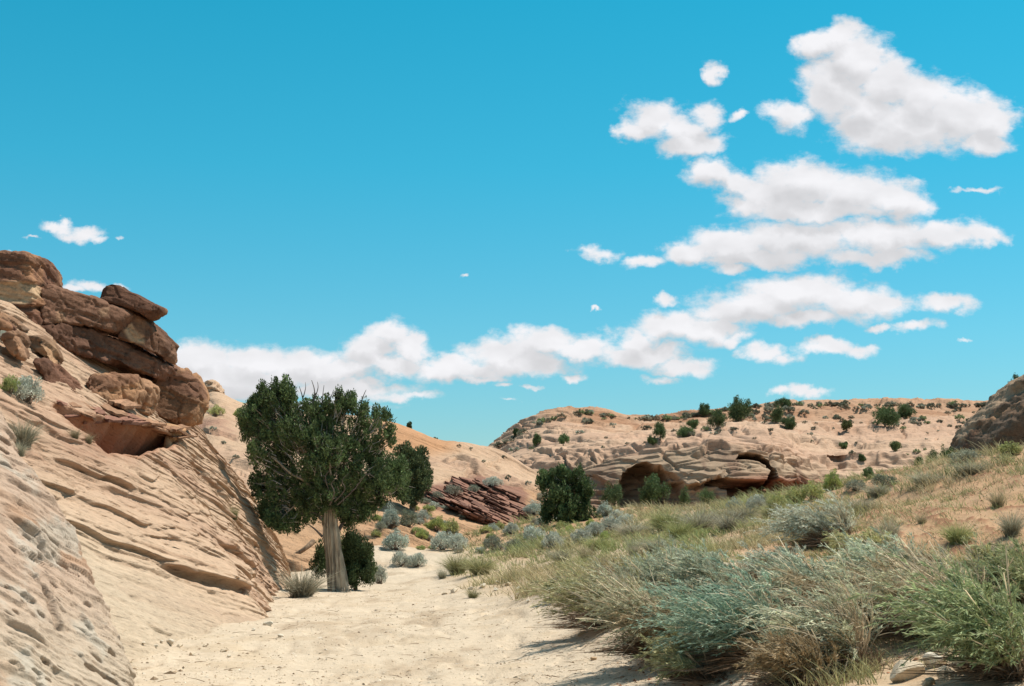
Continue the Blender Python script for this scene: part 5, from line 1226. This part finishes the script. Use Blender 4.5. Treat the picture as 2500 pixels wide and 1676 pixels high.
for (x0, x1, y0, y1, lab, ms) in [
    (13, 98, 1005, 1090, 'thick grey-green tuft on the left slope near the pitted rock', BUSHG), (20, 75, 1050, 1110, 'grey tuft just below the thick one on the left slope', TUFTS), (160, 205, 1030, 1070, 'grey dry tuft on the left slope below the shelf', TUFTS), (195, 235, 1040, 1082, 'straw tuft on the left slope below the shelf', TUFTS), (556, 588, 1218, 1268, 'thin green tuft on the slope beside the juniper', TUFTS), (683, 790, 1372, 1460, 'straw-green bunch of stems at the left foot of the juniper trunk', BUSHG),
    (1080, 1150, 1338, 1405, 'green bunch grass at the bend of the wash, left half', BUSHG), (1130, 1212, 1345, 1405, 'green bunch grass at the bend of the wash, right half', BUSHG), (1060, 1100, 1370, 1415, 'small bunch grass left of the bend clump', TUFTS), (1130, 1180, 1420, 1462, 'sparse tuft among the white stones by the wash', TUFTS), (1580, 1680, 1226, 1296, 'large yellow-green bush on the mid bank, left one', BUSHG), (1660, 1760, 1228, 1300, 'large grey-green bush on the mid bank, middle one', BUSHG), (1740, 1825, 1236, 1300, 'large grey-green bush on the mid bank, right one', BUSHG), (1500, 1590, 1262, 1312, 'grey-green bush on the mid bank farther left', BUSHG), (1620, 1700, 1255, 1318, 'front bush of the mid bank below the large yellow-green one', BUSHG), (1780, 1860, 1222, 1275, 'bush on the mid bank crest below the bushy pale sagebrush', BUSHG), (1850, 1930, 1215, 1270, 'bunchy yellow-green bush below the left end of the crest row', BUSHG), (1340, 1400, 1330, 1375, 'low bunch grass between sagebrush and the brush bank', BUSHG), (1420, 1500, 1298, 1345, 'wide green bunch grass at the foot of the sage row', BUSHG), (1560, 1640, 1300, 1350, 'pale bunch grass behind the upright grey-teal brush', BUSHG), (2110, 2180, 1170, 1215, 'straw bunch on the crest above the orange bank', BUSHG), (2220, 2300, 1140, 1185, 'grey straw bunch on the crest left of the dark rock', BUSHG), (2330, 2410, 1115, 1160, 'pale straw bunch on the crest below the dark rock', BUSHG), (1400, 1470, 1310, 1370, 'straw-topped bunch grass behind the leftmost wind-bent brush', TUFTS), (1520, 1570, 1290, 1370, 'tall yellow grass clump behind the wind-bent brush', TUFTS), (1440, 1500, 1330, 1400, 'dry grass clump just behind the leftmost brush', TUFTS),
    (2140, 2200, 1250, 1320, 'pale rounded tuft on the orange bank', BUSHG), (2300, 2380, 1255, 1330, 'yellow-green tuft on the orange bank to the right', BUSHG), (2400, 2470, 1170, 1240, 'straw tuft high on the orange bank', TUFTS), (2230, 2270, 1240, 1280, 'grey tuft in the middle of the orange bank', TUFTS), (2060, 2140, 1205, 1250, 'olive bunch grass at the top left of the orange bank', BUSHG), (2440, 2500, 1230, 1310, 'grey-green tuft at the right edge of the orange bank', BUSHG), (1900, 1960, 1240, 1310, 'olive-straw bunch at the left of the silvery plume bush', TUFTS), (2000, 2060, 1205, 1250, 'olive bunch behind the silvery plume bush', BUSHG), (2400, 2500, 1290, 1370, 'pale straw tuft below the right end of the orange bank', TUFTS)]:
    plant_px('t', ms, x0, x1, y0, y1, lab, 'grass tuft', 'bunch grass and stemmy tufts', 'grass_tuft', 70)

# ---- small shrubs sprinkled over the far rock
rs = random.Random(3)
n_far = 0
for k in range(1500):
    if n_far >= 290: break
    x = rs.uniform(1180, 2440); y = 985 + 160 * rs.random() ** 2.2
    lim = np.interp(x, [1150, 1220, 1330, 1420, 1560, 1640, 1720, 1800, 1900, 2500], [1135, 1092, 1030, 1012, 1026, 1028, 1014, 1000, 992, 994]); y = max(y, lim - 1)
    low = np.interp(x, [1150, 1400, 1700, 1900, 2000, 2500], [1180, 1110, 1085, 1085, 1120, 1135])
    if y > low: continue
    if (y > lim + 55 and rs.random() < .55) or (x < 1560 and rs.random() < .55): continue
    h = hit(x, y)
    if h is None or h[1] < 95 or h[1] > 200: continue
    s = rs.uniform(9, 25) * (1.0 if y < lim + 50 else .85) * h[1] / F
    m = rs.choice(FAR)
    tone_ = ('dark olive', 'drab brown-grey', 'pale grey-green', 'blackish', 'dry brown', 'dull green')[FAR.index(m)]
    side_ = 'left dome' if x < 1560 else ('alcove ridge' if x < 1880 else ('middle plateau' if x < 2130 else 'right plateau'))
    lev_ = 'on the skyline' if y < lim + 8 else ('in the shrubby belt' if y < lim + 50 else 'on bare pale rock')
    plant('desert_shrub', m, h - np.array((0, 0, .05)), s * rs.uniform(1, 1.5), s * rs.uniform(.7, 1.1), 'small ' + tone_ + ' shrub ' + lev_ + ' of the ' + side_, 'shrub', 'small shrubs dotting the far rock', rs)
    n_far += 1
for (x, y, s) in [(1035, 1160, 14), (520, 1050, 16), (545, 1085, 14), (600, 1060, 12), (575, 1120, 16), (1120, 1092, 12), (1150, 1098, 10), (1240, 1170, 16), (1290, 1182, 14), (1230, 1120, 14), (1180, 1130, 12)]:
    h = hit(x, y)
    if h is not None: plant('desert_shrub', rs.choice(FAR), h, s * h[1] / F * 1.3, s * h[1] / F, 'small drab shrub on the orange hill behind the juniper', 'shrub', 'small shrubs on the orange hill', rs)

kk = 0
for k in range(900):
    if kk >= 80: break
    x = rs.uniform(885, 1480); y = rs.uniform(1222, 1350)
    if y < 1222 + (1100 - x) * .12 or poly_in(np.array([x]), np.array([y]), [(1030, 1215), (1180, 1165), (1300, 1210), (1310, 1290), (1150, 1270)])[0] > 0: continue
    if x < 1010 and y > 1318: continue
    h = hit(x, y)
    if h is None or not 36 < h[1] < 75: continue
    s_ = rs.uniform(14, 30) * h[1] / F; ms = rs.choice([GREYS, GREYS, SAGES, GREENS])
    nm = 'dull grey' if ms is GREYS else ('silvery' if ms is SAGES else 'olive')
    plant('shrub', rs.choice(ms), h - np.array((0, 0, .03)), s_ * 1.3, s_ * rs.uniform(.8, 1.1), 'small ' + nm + ' shrub in the scatter on the sandy slope below the red outcrop', 'shrub', 'small shrubs on the sandy slope', rs); kk += 1

# ------------------------------------------------------------------ wind-bent brush along the bank


def brush_mesh(seed, n=150, L=1.3, lean=-.9, spread=1.0, leafy=.6, leafc=(.22, .29, .23), stemc=(.19, .125, .08), strawc=(.60, .49, .34), lw=.0085, droop=.36, sub=6, per=21, leafL=.055):
    rng = np.random.default_rng(seed); k = 9; t = np.linspace(0, 1, k)[None, :, None]
    nb = 9; ba = rng.uniform(0, 2 * math.pi, nb); br = rng.uniform(.25, 1, nb); bl = rng.uniform(.75, 1.1, nb); bi = rng.integers(0, nb, n)
    a = ba[bi] + rng.normal(0, .22, n); rad = br[bi] * rng.uniform(.75, 1.15, n); o = np.stack([np.cos(a) * rad, np.sin(a) * rad, 0 * a], -1)
    ln = bl[bi][:, None, None] * L * rng.uniform(.6, 1.05, (n, 1, 1))
    d0 = unit(o * spread * 1.1 + np.array((lean * .35, 0, 1.0)) + rng.normal(0, .13, (n, 3)))[:, None]
    bendv = (np.array((lean, -.05, -droop)) + rng.normal(0, .22, (n, 3)))[:, None]
    path = (o * .22)[:, None] + d0 * t * ln + bendv * (t ** 2.1) * ln * .62
    path[..., 2] = np.maximum(path[..., 2], .015 + .05 * rng.random((n, 1)))
    sc = lerp(np.asarray(stemc), np.asarray(strawc), np.clip(t * 1.1, 0, 1)) * rng.normal(1, .22, (n, 1, 1))
    parts = [ribbons(path, np.linspace(.017, .007, k), np.clip(sc, .01, 1), rng)]
    # plumes of fine leaves towards the ends of the stems
    N = n * sub; si = np.repeat(np.arange(n), sub); ti = rng.uniform(.42, .98, N); ii = np.clip((ti * (k - 1)).astype(int), 0, k - 2); fr = (ti * (k - 1) - ii)[:, None]
    st = path[si, ii] * (1 - fr) + path[si, ii + 1] * fr; tg = unit(path[si, ii + 1] - path[si, ii])
    dr = unit(tg + rng.normal(0, .30, (N, 3)) + np.array((0, 0, .10))); sl = L * rng.uniform(.12, .30, (N, 1, 1)); t2 = np.linspace(0, 1, 5)[None, :, None]
    sp = st[:, None] + dr[:, None] * t2 * sl + np.array((lean * .4, 0, -.25)) * t2 ** 2 * sl
    green = (rng.random(n) < leafy * np.where(o[:, 0] > .25, .55, 1.25))[si]
    c0 = np.where(green[:, None], lerp(np.asarray(strawc) * .8, np.asarray(leafc), .6), np.asarray(strawc) * .8)
    parts.append(ribbons(sp, np.linspace(.008, .003, 5), (c0 * rng.normal(1, .2, (N, 1)))[:, None], rng))
    gi = np.where(green)[0]; M_ = len(gi) * per; li = np.repeat(gi, per); tl = rng.uniform(.05, 1, M_); j = np.clip((tl * 4).astype(int), 0, 3); fl = (tl * 4 - j)[:, None]
    lp = sp[li, j] * (1 - fl) + sp[li, j + 1] * fl; ld = unit(sp[li, j + 1] - sp[li, j]) * 1.2 + rng.normal(0, .36, (M_, 3))
    tone = rng.normal(1, .14, (n, 1))[si[li]]
    parts.append(blades(lp, ld, leafL * rng.uniform(.6, 1.3, M_), lw, np.clip(np.asarray(leafc) * tone * (1 + rng.normal(0, .12, (M_, 1))), .01, 1), rng))
    # dry twigs low in the middle
    nd = n * 4; a = rng.uniform(0, 6.28, nd); b = np.stack([np.cos(a), np.sin(a), 0 * a], -1) * rng.uniform(0, .32, (nd, 1)); dd = unit(b * 1.6 + np.array((lean * .5, 0, .7)) + rng.normal(0, .4, (nd, 3)))
    l = L * rng.uniform(.25, .65, (nd, 1, 1)); t3 = np.linspace(0, 1, 5)[None, :, None]
    dp = b[:, None] + dd[:, None] * t3 * l + np.array((lean * .5, 0, -.45)) * t3 ** 2 * l; dp[..., 2] = np.maximum(dp[..., 2], .01)
    parts.append(ribbons(dp, np.linspace(.010, .004, 5), (np.asarray(stemc) * rng.uniform(.6, 1.3, (nd, 1)))[:, None], rng))
    stems = merge(parts[:2] + parts[3:]); return stems, parts[2]


TEAL = np.array((.42, .45, .33)); TEALG = np.array((.335, .45, .33)); SILV = np.array((.50, .51, .41)); OLIV = np.array((.42, .40, .21)); GG = np.array((.33, .35, .17))
DRY = np.array((.36, .28, .17))
brush = [  # px, py of the root, metres high, lean, seed, colour, leafiness, label
    (1495, 1526, .88, -.95, 1, OLIV, .6, 'leftmost drooping brush, olive and straw, bent over the wash edge'),
    (1625, 1592, .80, -.75, 2, TEAL * (1.05, .95, .85), .4, 'brown-stemmed brush with few blue-green tips, second along the wash edge'),
    (1640, 1470, .78, -.35, 3, TEAL * 1.05, .6, 'upright grey-teal brush behind the second wash-edge brush'),
    (1865, 1620, .90, -1.0, 4, TEALG, .9, 'big turquoise brush sweeping left in the middle of the bank'),
    (1800, 1480, .62, -.8, 5, TEAL, .65, 'teal brush behind the big turquoise one'),
    (2050, 1635, .82, -.9, 6, TEAL * (1.12, 1.05, 1.0), .6, 'grey-teal brush just right of the big turquoise one'),
    (2000, 1470, .58, -.8, 7, TEAL * 1.1, .5, 'teal brush with bare stems behind the middle of the bank'),
    (2310, 1545, .86, -.9, 8, TEAL * (1.1, 1.0, .9), .25, 'large brush of arching bare grey stems above the corner stones'),
    (2200, 1430, .55, -.7, 9, TEAL * 1.15, .75, 'curling blue-green brush at the top of the brush bank'),
    (2495, 1645, .80, -.5, 10, GG * (.95, 1.03, 1.05), .85, 'fresh green brush in the bottom right corner'),
    (2400, 1440, .55, -.3, 11, OLIV * 1.15, .5, 'straw-stemmed upright brush above the green corner brush'),
    (2040, 1328, .74, -.85, 12, SILV * 1.05, .85, 'silvery plume-like brush leaning left on the upper bank'),
    (1720, 1405, .45, -.6, 13, SILV * (.95, 1, .92), .6, 'silver-teal brush behind the upright grey-teal one'),
    (1900, 1405, .42, -.6, 14, SILV * .95, .55, 'grey brush below the silvery plume brush'),
    (2130, 1350, .40, -.6, 15, OLIV * 1.15, .5, 'small straw brush right of the silvery plume brush'),
    (2160, 1530, .70, -.9, 18, DRY, .5, 'dry brown brush left of the arching grey stems'),
    (2545, 1510, .70, -.5, 19, GG, .8, 'green brush cut by the right picture edge'),
    (1400, 1446, .26, -.8, 20, OLIV, .6, 'little olive brush at the left tip of the brush bank'),
    (1700, 1572, .55, -.8, 21, DRY, .55, 'dry brown brush between second and turquoise brush'),
    (1740, 1650, .40, -.9, 22, OLIV * 1.1, .6, 'low yellow-green brush at the foot of the turquoise brush'),
    (1970, 1670, .42, -.9, 23, DRY * (.9, .85, .8), .6, 'low brown brush on the bottom edge right of the turquoise brush'),
    (2330, 1465, .50, -.6, 25, DRY * 1.1, .4, 'pale dead brush behind the arching grey stems'),
    (1565, 1440, .46, -.4, 26, DRY * (1, 1.05, .9), .5, 'straw brush left of the upright grey-teal one'),
]
for (px, py, L_, lean, sd, col, lf, lab) in brush:
    h = hit(px, py, True)
    if h is None: continue
    stems, leaves = brush_mesh(300 + sd, n=int(110 + 110 * L_), L=L_ / .86, lean=lean * .62, spread=.8, leafy=lf, leafc=col)
    root = tag(empty('brush', h - np.array((0, 0, .03))), lab, 'brush', 'wind-bent brush along the bank')
    so = obj('stems', mesh_np('stems', *stems, False), MAT['leaf'], root); so['kind'] = 'stuff'
    lo = obj('foliage', mesh_np('foliage', *leaves, False), MAT['leaf'], root); lo['kind'] = 'stuff'

# ------------------------------------------------------------------ grass over the bank (nobody could count it)


def build_grass():
    rng = np.random.default_rng(77); n = 330000
    nc_ = n // 14; px = rng.uniform(850, 2700, nc_); Y = 11 * (62 / 11) ** rng.random(nc_)
    ci = rng.integers(0, nc_, n); x = ((px - 1250) / F * Y)[ci] + rng.normal(0, .045, n); y = Y[ci] + rng.normal(0, .05, n)
    z, ws, bank = ground_height(x, y); p = np.stack([x, y, z], -1); sx, sy = proj(p)
    q = np.stack([x, y, 0 * x], -1)
    den = smooth(ws, .35, 1.2) * (0.3 + .7 * smooth(fbm(q * .55, 3, 500), -.3, .25)) * (.35 + .65 * smooth(fbm(q * 2.0, 3, 501), -.15, .2))
    orange = smooth(sx, 1980, 2150) * smooth(sy, 1130, 1190) * (1 - smooth(sy, 1340, 1400)); den *= 1 - orange * .55
    den *= np.where(sx < 1250, .5, 1); den = np.clip(den * np.where(y > 22, 1.5, 1), 0, 1)
    den = den * (1 - .95 * smooth(sx, 2120, 2170) * (1 - smooth(sx, 2380, 2420)) * smooth(sy, 1570, 1610))
    keep = rng.random(n) < den
    p = p[keep]; m = len(p); k = 4; t = np.linspace(0, 1, k)[None, :, None]
    q = q[keep]; hgt = (.07 + .17 * smooth(fbm(q * .8, 3, 502), -.2, .5) * rng.random(m))[:, None, None] * rng.uniform(.6, 1.3, (m, 1, 1))
    hgt = hgt * np.where(p[:, 1] > 22, 1.55, 1)[:, None, None]
    ln = (rng.normal(0, .5, (m, 3)) + np.array((-.35, 0, 0)))[:, None] * (1, 1, 0)
    path = p[:, None] - np.array((0, 0, .02)) + (ln * t ** 1.6 + np.array((0, 0, 1)) * t) * hgt
    mixn = smooth(fbm(q * .6 + 30, 3, 503), -.3, .4)[:, None]; far = smooth(p[:, 1], 24, 36)[:, None]
    c = lerp(np.array((.42, .345, .205)), np.array((.29, .285, .13)), mixn * .8 + .2 * far)
    c = lerp(c, np.array((.24, .30, .11)), smooth(fbm(q * .4 + 9, 3, 504), .05, .4)[:, None] * .7)
    c = (c * rng.normal(1, .17, (m, 1)))[:, None] * np.array((.8, .95, 1.05, 1.15))[None, :, None]
    wd = np.clip(p[:, 1] / F / .41 * 0.6, .006, .025)[:, None] * np.array((1, .9, .65, .15))[None]
    v, f, cc = ribbons(path, wd, np.clip(c, .01, 1), rng)
    return tag(obj('grass', mesh_np('grass', v, f, cc, False), MAT['leaf']), 'dry yellow-green grass over the right bank', 'grass', kind='stuff')


build_grass()

# ------------------------------------------------------------------ stones


def stone_mesh(seed, col, sub=2):
    import bmesh
    bm = bmesh.new(); bmesh.ops.create_icosphere(bm, subdivisions=sub, radius=.5)
    v = np.array([w.co[:] for w in bm.verts]); f = np.array([[a.index for a in g.verts] for g in bm.faces]); bm.free()
    r = np.random.default_rng(seed)
    for _ in range(12):          # chip flat faces off
        nn = unit(r.normal(size=3)); dd = r.uniform(.24, .40); e = v @ nn - dd; v = v - np.maximum(e, 0)[:, None] * nn
    v = v * (1 + .04 * vnoise(v * 5, seed)[:, None]) * np.array((1, .8, .62)); v[:, 2] -= v[:, 2].min() * .75
    return mesh_np('stone', v, f, np.broadcast_to(col, (len(v), 3)) * (1 + .1 * vnoise(v * 3, seed + 1)[:, None]), False)


ST = [stone_mesh(700 + k, c, 3) for k, c in enumerate([(.60, .49, .36), (.54, .42, .29), (.62, .54, .43), (.42, .29, .18)])]
for m in ST: m.materials.append(MAT['stone'])


def stone(px, py, w, label, group=None, me=None, yaw=None, tall=1.0):
    h = hit(px, py)
    if h is None: return
    s = w * h[1] / F; o = bpy.data.objects.new('stone', me or rs.choice(ST)); COL.objects.link(o)
    o.location = [float(v) for v in h - np.array((0, 0, s * .06))]; o.scale = (s, s, s * tall); o.rotation_euler = (rs.uniform(-.2, .2), rs.uniform(-.2, .2), rs.uniform(0, 6.28) if yaw is None else yaw)
    tag(o, label, 'stone', group)


stone(2212, 1660, 100, 'largest tan stone of the heap in the bottom right corner', 'corner stones', ST[0], .4, 1.3)
stone(2282, 1630, 80, 'flat pale stone behind the largest corner stone', 'corner stones', ST[2], 1.0)
stone(2310, 1660, 80, 'rounded stone right of the largest corner stone', 'corner stones', ST[0], 2.0, 1.1)
stone(2350, 1640, 58, 'small pale stone at the right of the corner heap', 'corner stones', ST[2], .2)
stone(2268, 1674, 50, 'small tan stone in front of the corner heap', 'corner stones', ST[1], .9)
stone(1915, 1655, 60, 'tan stone half under the grey-teal brush', 'bank stones', ST[1])
stone(1650, 1556, 24, 'pale rounded stone at the foot of the turquoise brush', 'bank stones', ST[2])
stone(1690, 1600, 50, 'cream stone slab at the bottom of the turquoise brush', 'bank stones', ST[2])
stone(1420, 1550, 26, 'tan stone beneath the leftmost drooping brush', 'bank stones', ST[0])
stone(1450, 1612, 20, 'dark little stone on the sand before the second brush', 'bank stones', ST[3])
stone(2130, 1300, 9, 'tiny white stone beside the silvery plume brush', 'bank stones', ST[2])
stone(1945, 1320, 22, 'reddish stone left of the silvery plume brush', 'bank stones', ST[3])
stone(1770, 1385, 62, 'pale slab lying behind the teal brush', 'bank stones', ST[0], .1, .6)
for (x, y, w) in [(1085, 1452, 18), (1110, 1446, 26), (1150, 1440, 16), (1180, 1434, 22), (1210, 1442, 16), (1240, 1430, 24), (1268, 1440, 20), (1285, 1428, 16), (1215, 1424, 14), (1265, 1452, 12), (1175, 1450, 12), (1290, 1470, 16)]:
    stone(x, y, w, 'white stone in the scatter beside the bend of the wash', 'white stones by the bend', ST[2] if rs.random() < .7 else ST[0])
for (x, y, w) in [(415, 1573, 30), (440, 1580, 22), (470, 1600, 26), (545, 1592, 22), (655, 1528, 26), (685, 1556, 18), (500, 1578, 14), (395, 1570, 16), (380, 1580, 14), (560, 1605, 16), (620, 1540, 14), (350, 1572, 14)]:
    stone(x, y, w, 'pale flat stone at the foot of the left rock slope', 'stones at the foot of the slope', ST[0] if rs.random() < .6 else ST[2])


def scatter(name, label, n, region, size, cols, seed):
    """loose grit far too small to count: joined into one mesh"""
    rng = np.random.default_rng(seed); px, Y = region(rng, n); x = (px - 1250) / F * Y
    z, ws, _ = ground_height(x, Y); s = size * rng.lognormal(0, .5, len(x))
    b = np.array([(1, 0, 0), (-.5, .87, 0), (-.5, -.87, 0), (.1, .1, .42)]); f = np.array([(0, 1, 3), (1, 2, 3), (2, 0, 3)])
    a = rng.uniform(0, 6.28, len(x)); ca, sa = np.cos(a), np.sin(a)
    bb = b[None] * (1 + rng.normal(0, .25, (len(x), 4, 3)))
    v = np.stack([bb[..., 0] * ca[:, None] - bb[..., 1] * sa[:, None] * .7, bb[..., 0] * sa[:, None] + bb[..., 1] * ca[:, None] * .7, bb[..., 2]], -1) * s[:, None, None] + np.stack([x, Y, z + .001], -1)[:, None]
    ff = (f[None] + (np.arange(len(x)) * 4)[:, None, None]).reshape(-1, 3)
    cc = np.asarray(cols)[rng.integers(0, len(cols), len(x))] * rng.normal(1, .15, (len(x), 1))
    return tag(obj(name, mesh_np(name, v.reshape(-1, 3), ff, np.repeat(np.clip(cc, .02, .8), 4, 0), False), MAT['stone']), label, name, kind='stuff')


scatter('gravel', 'fine gravel and grit strewn over the sandy wash', 16000, lambda r, n: (r.uniform(250, 1750, n), 11.5 * (34 / 11.5) ** r.random(n)), .010, [(.5, .4, .28), (.36, .26, .17), (.58, .5, .4), (.24, .17, .11)], 801)
scatter('bank_debris', 'small clods and stones strewn over the orange bank', 7000, lambda r, n: (r.uniform(1500, 2600, n), 11.5 * (34 / 11.5) ** r.random(n)), .016, [(.30, .14, .075), (.45, .31, .2), (.2, .09, .05)], 802)


def litter():
    rng = np.random.default_rng(803); n = 900
    px = np.where(rng.random(n) < .5, rng.normal(1430, 140, n), rng.uniform(330, 1650, n)); Y = 12 * (30 / 12) ** rng.random(n); x = (px - 1250) / F * Y
    z, _, _ = ground_height(x, Y); a = rng.uniform(0, 6.28, n); L = rng.uniform(.03, .22, n)
    d = np.stack([np.cos(a), np.sin(a), rng.uniform(0, .15, n)], -1); p0 = np.stack([x, Y, z + .006], -1)
    pp = np.stack([p0, p0 + d * L[:, None] * .5 + np.array((0, 0, .006)), p0 + d * L[:, None]], 1)
    v, f, c = ribbons(pp, np.array((.007, .006, .003)), np.array((.20, .14, .09)), rng)
    return tag(obj('twig_litter', mesh_np('twig_litter', v, f, c, False), MAT['leaf']), 'dry twigs and straw littering the sand', 'litter', kind='stuff')


litter()
# fallen log between slope and trunk
h = hit(735, 1352); Yl = float(h[1]) - .2
lg = [P(698, 1362, Yl), P(722, 1354, Yl), P(748, 1338, Yl), P(766, 1322, Yl + .2)]
v, f, c = tube(cr(np.array(lg), np.linspace(0, 3, 12)), np.linspace(.05, .075, 12), 10, (.30, .20, .13), .2, 5)
tag(obj('fallen_log', mesh_np('fallen_log', v, f, c), MAT['wood']), 'short bent dead log behind the juniper trunk', 'log')
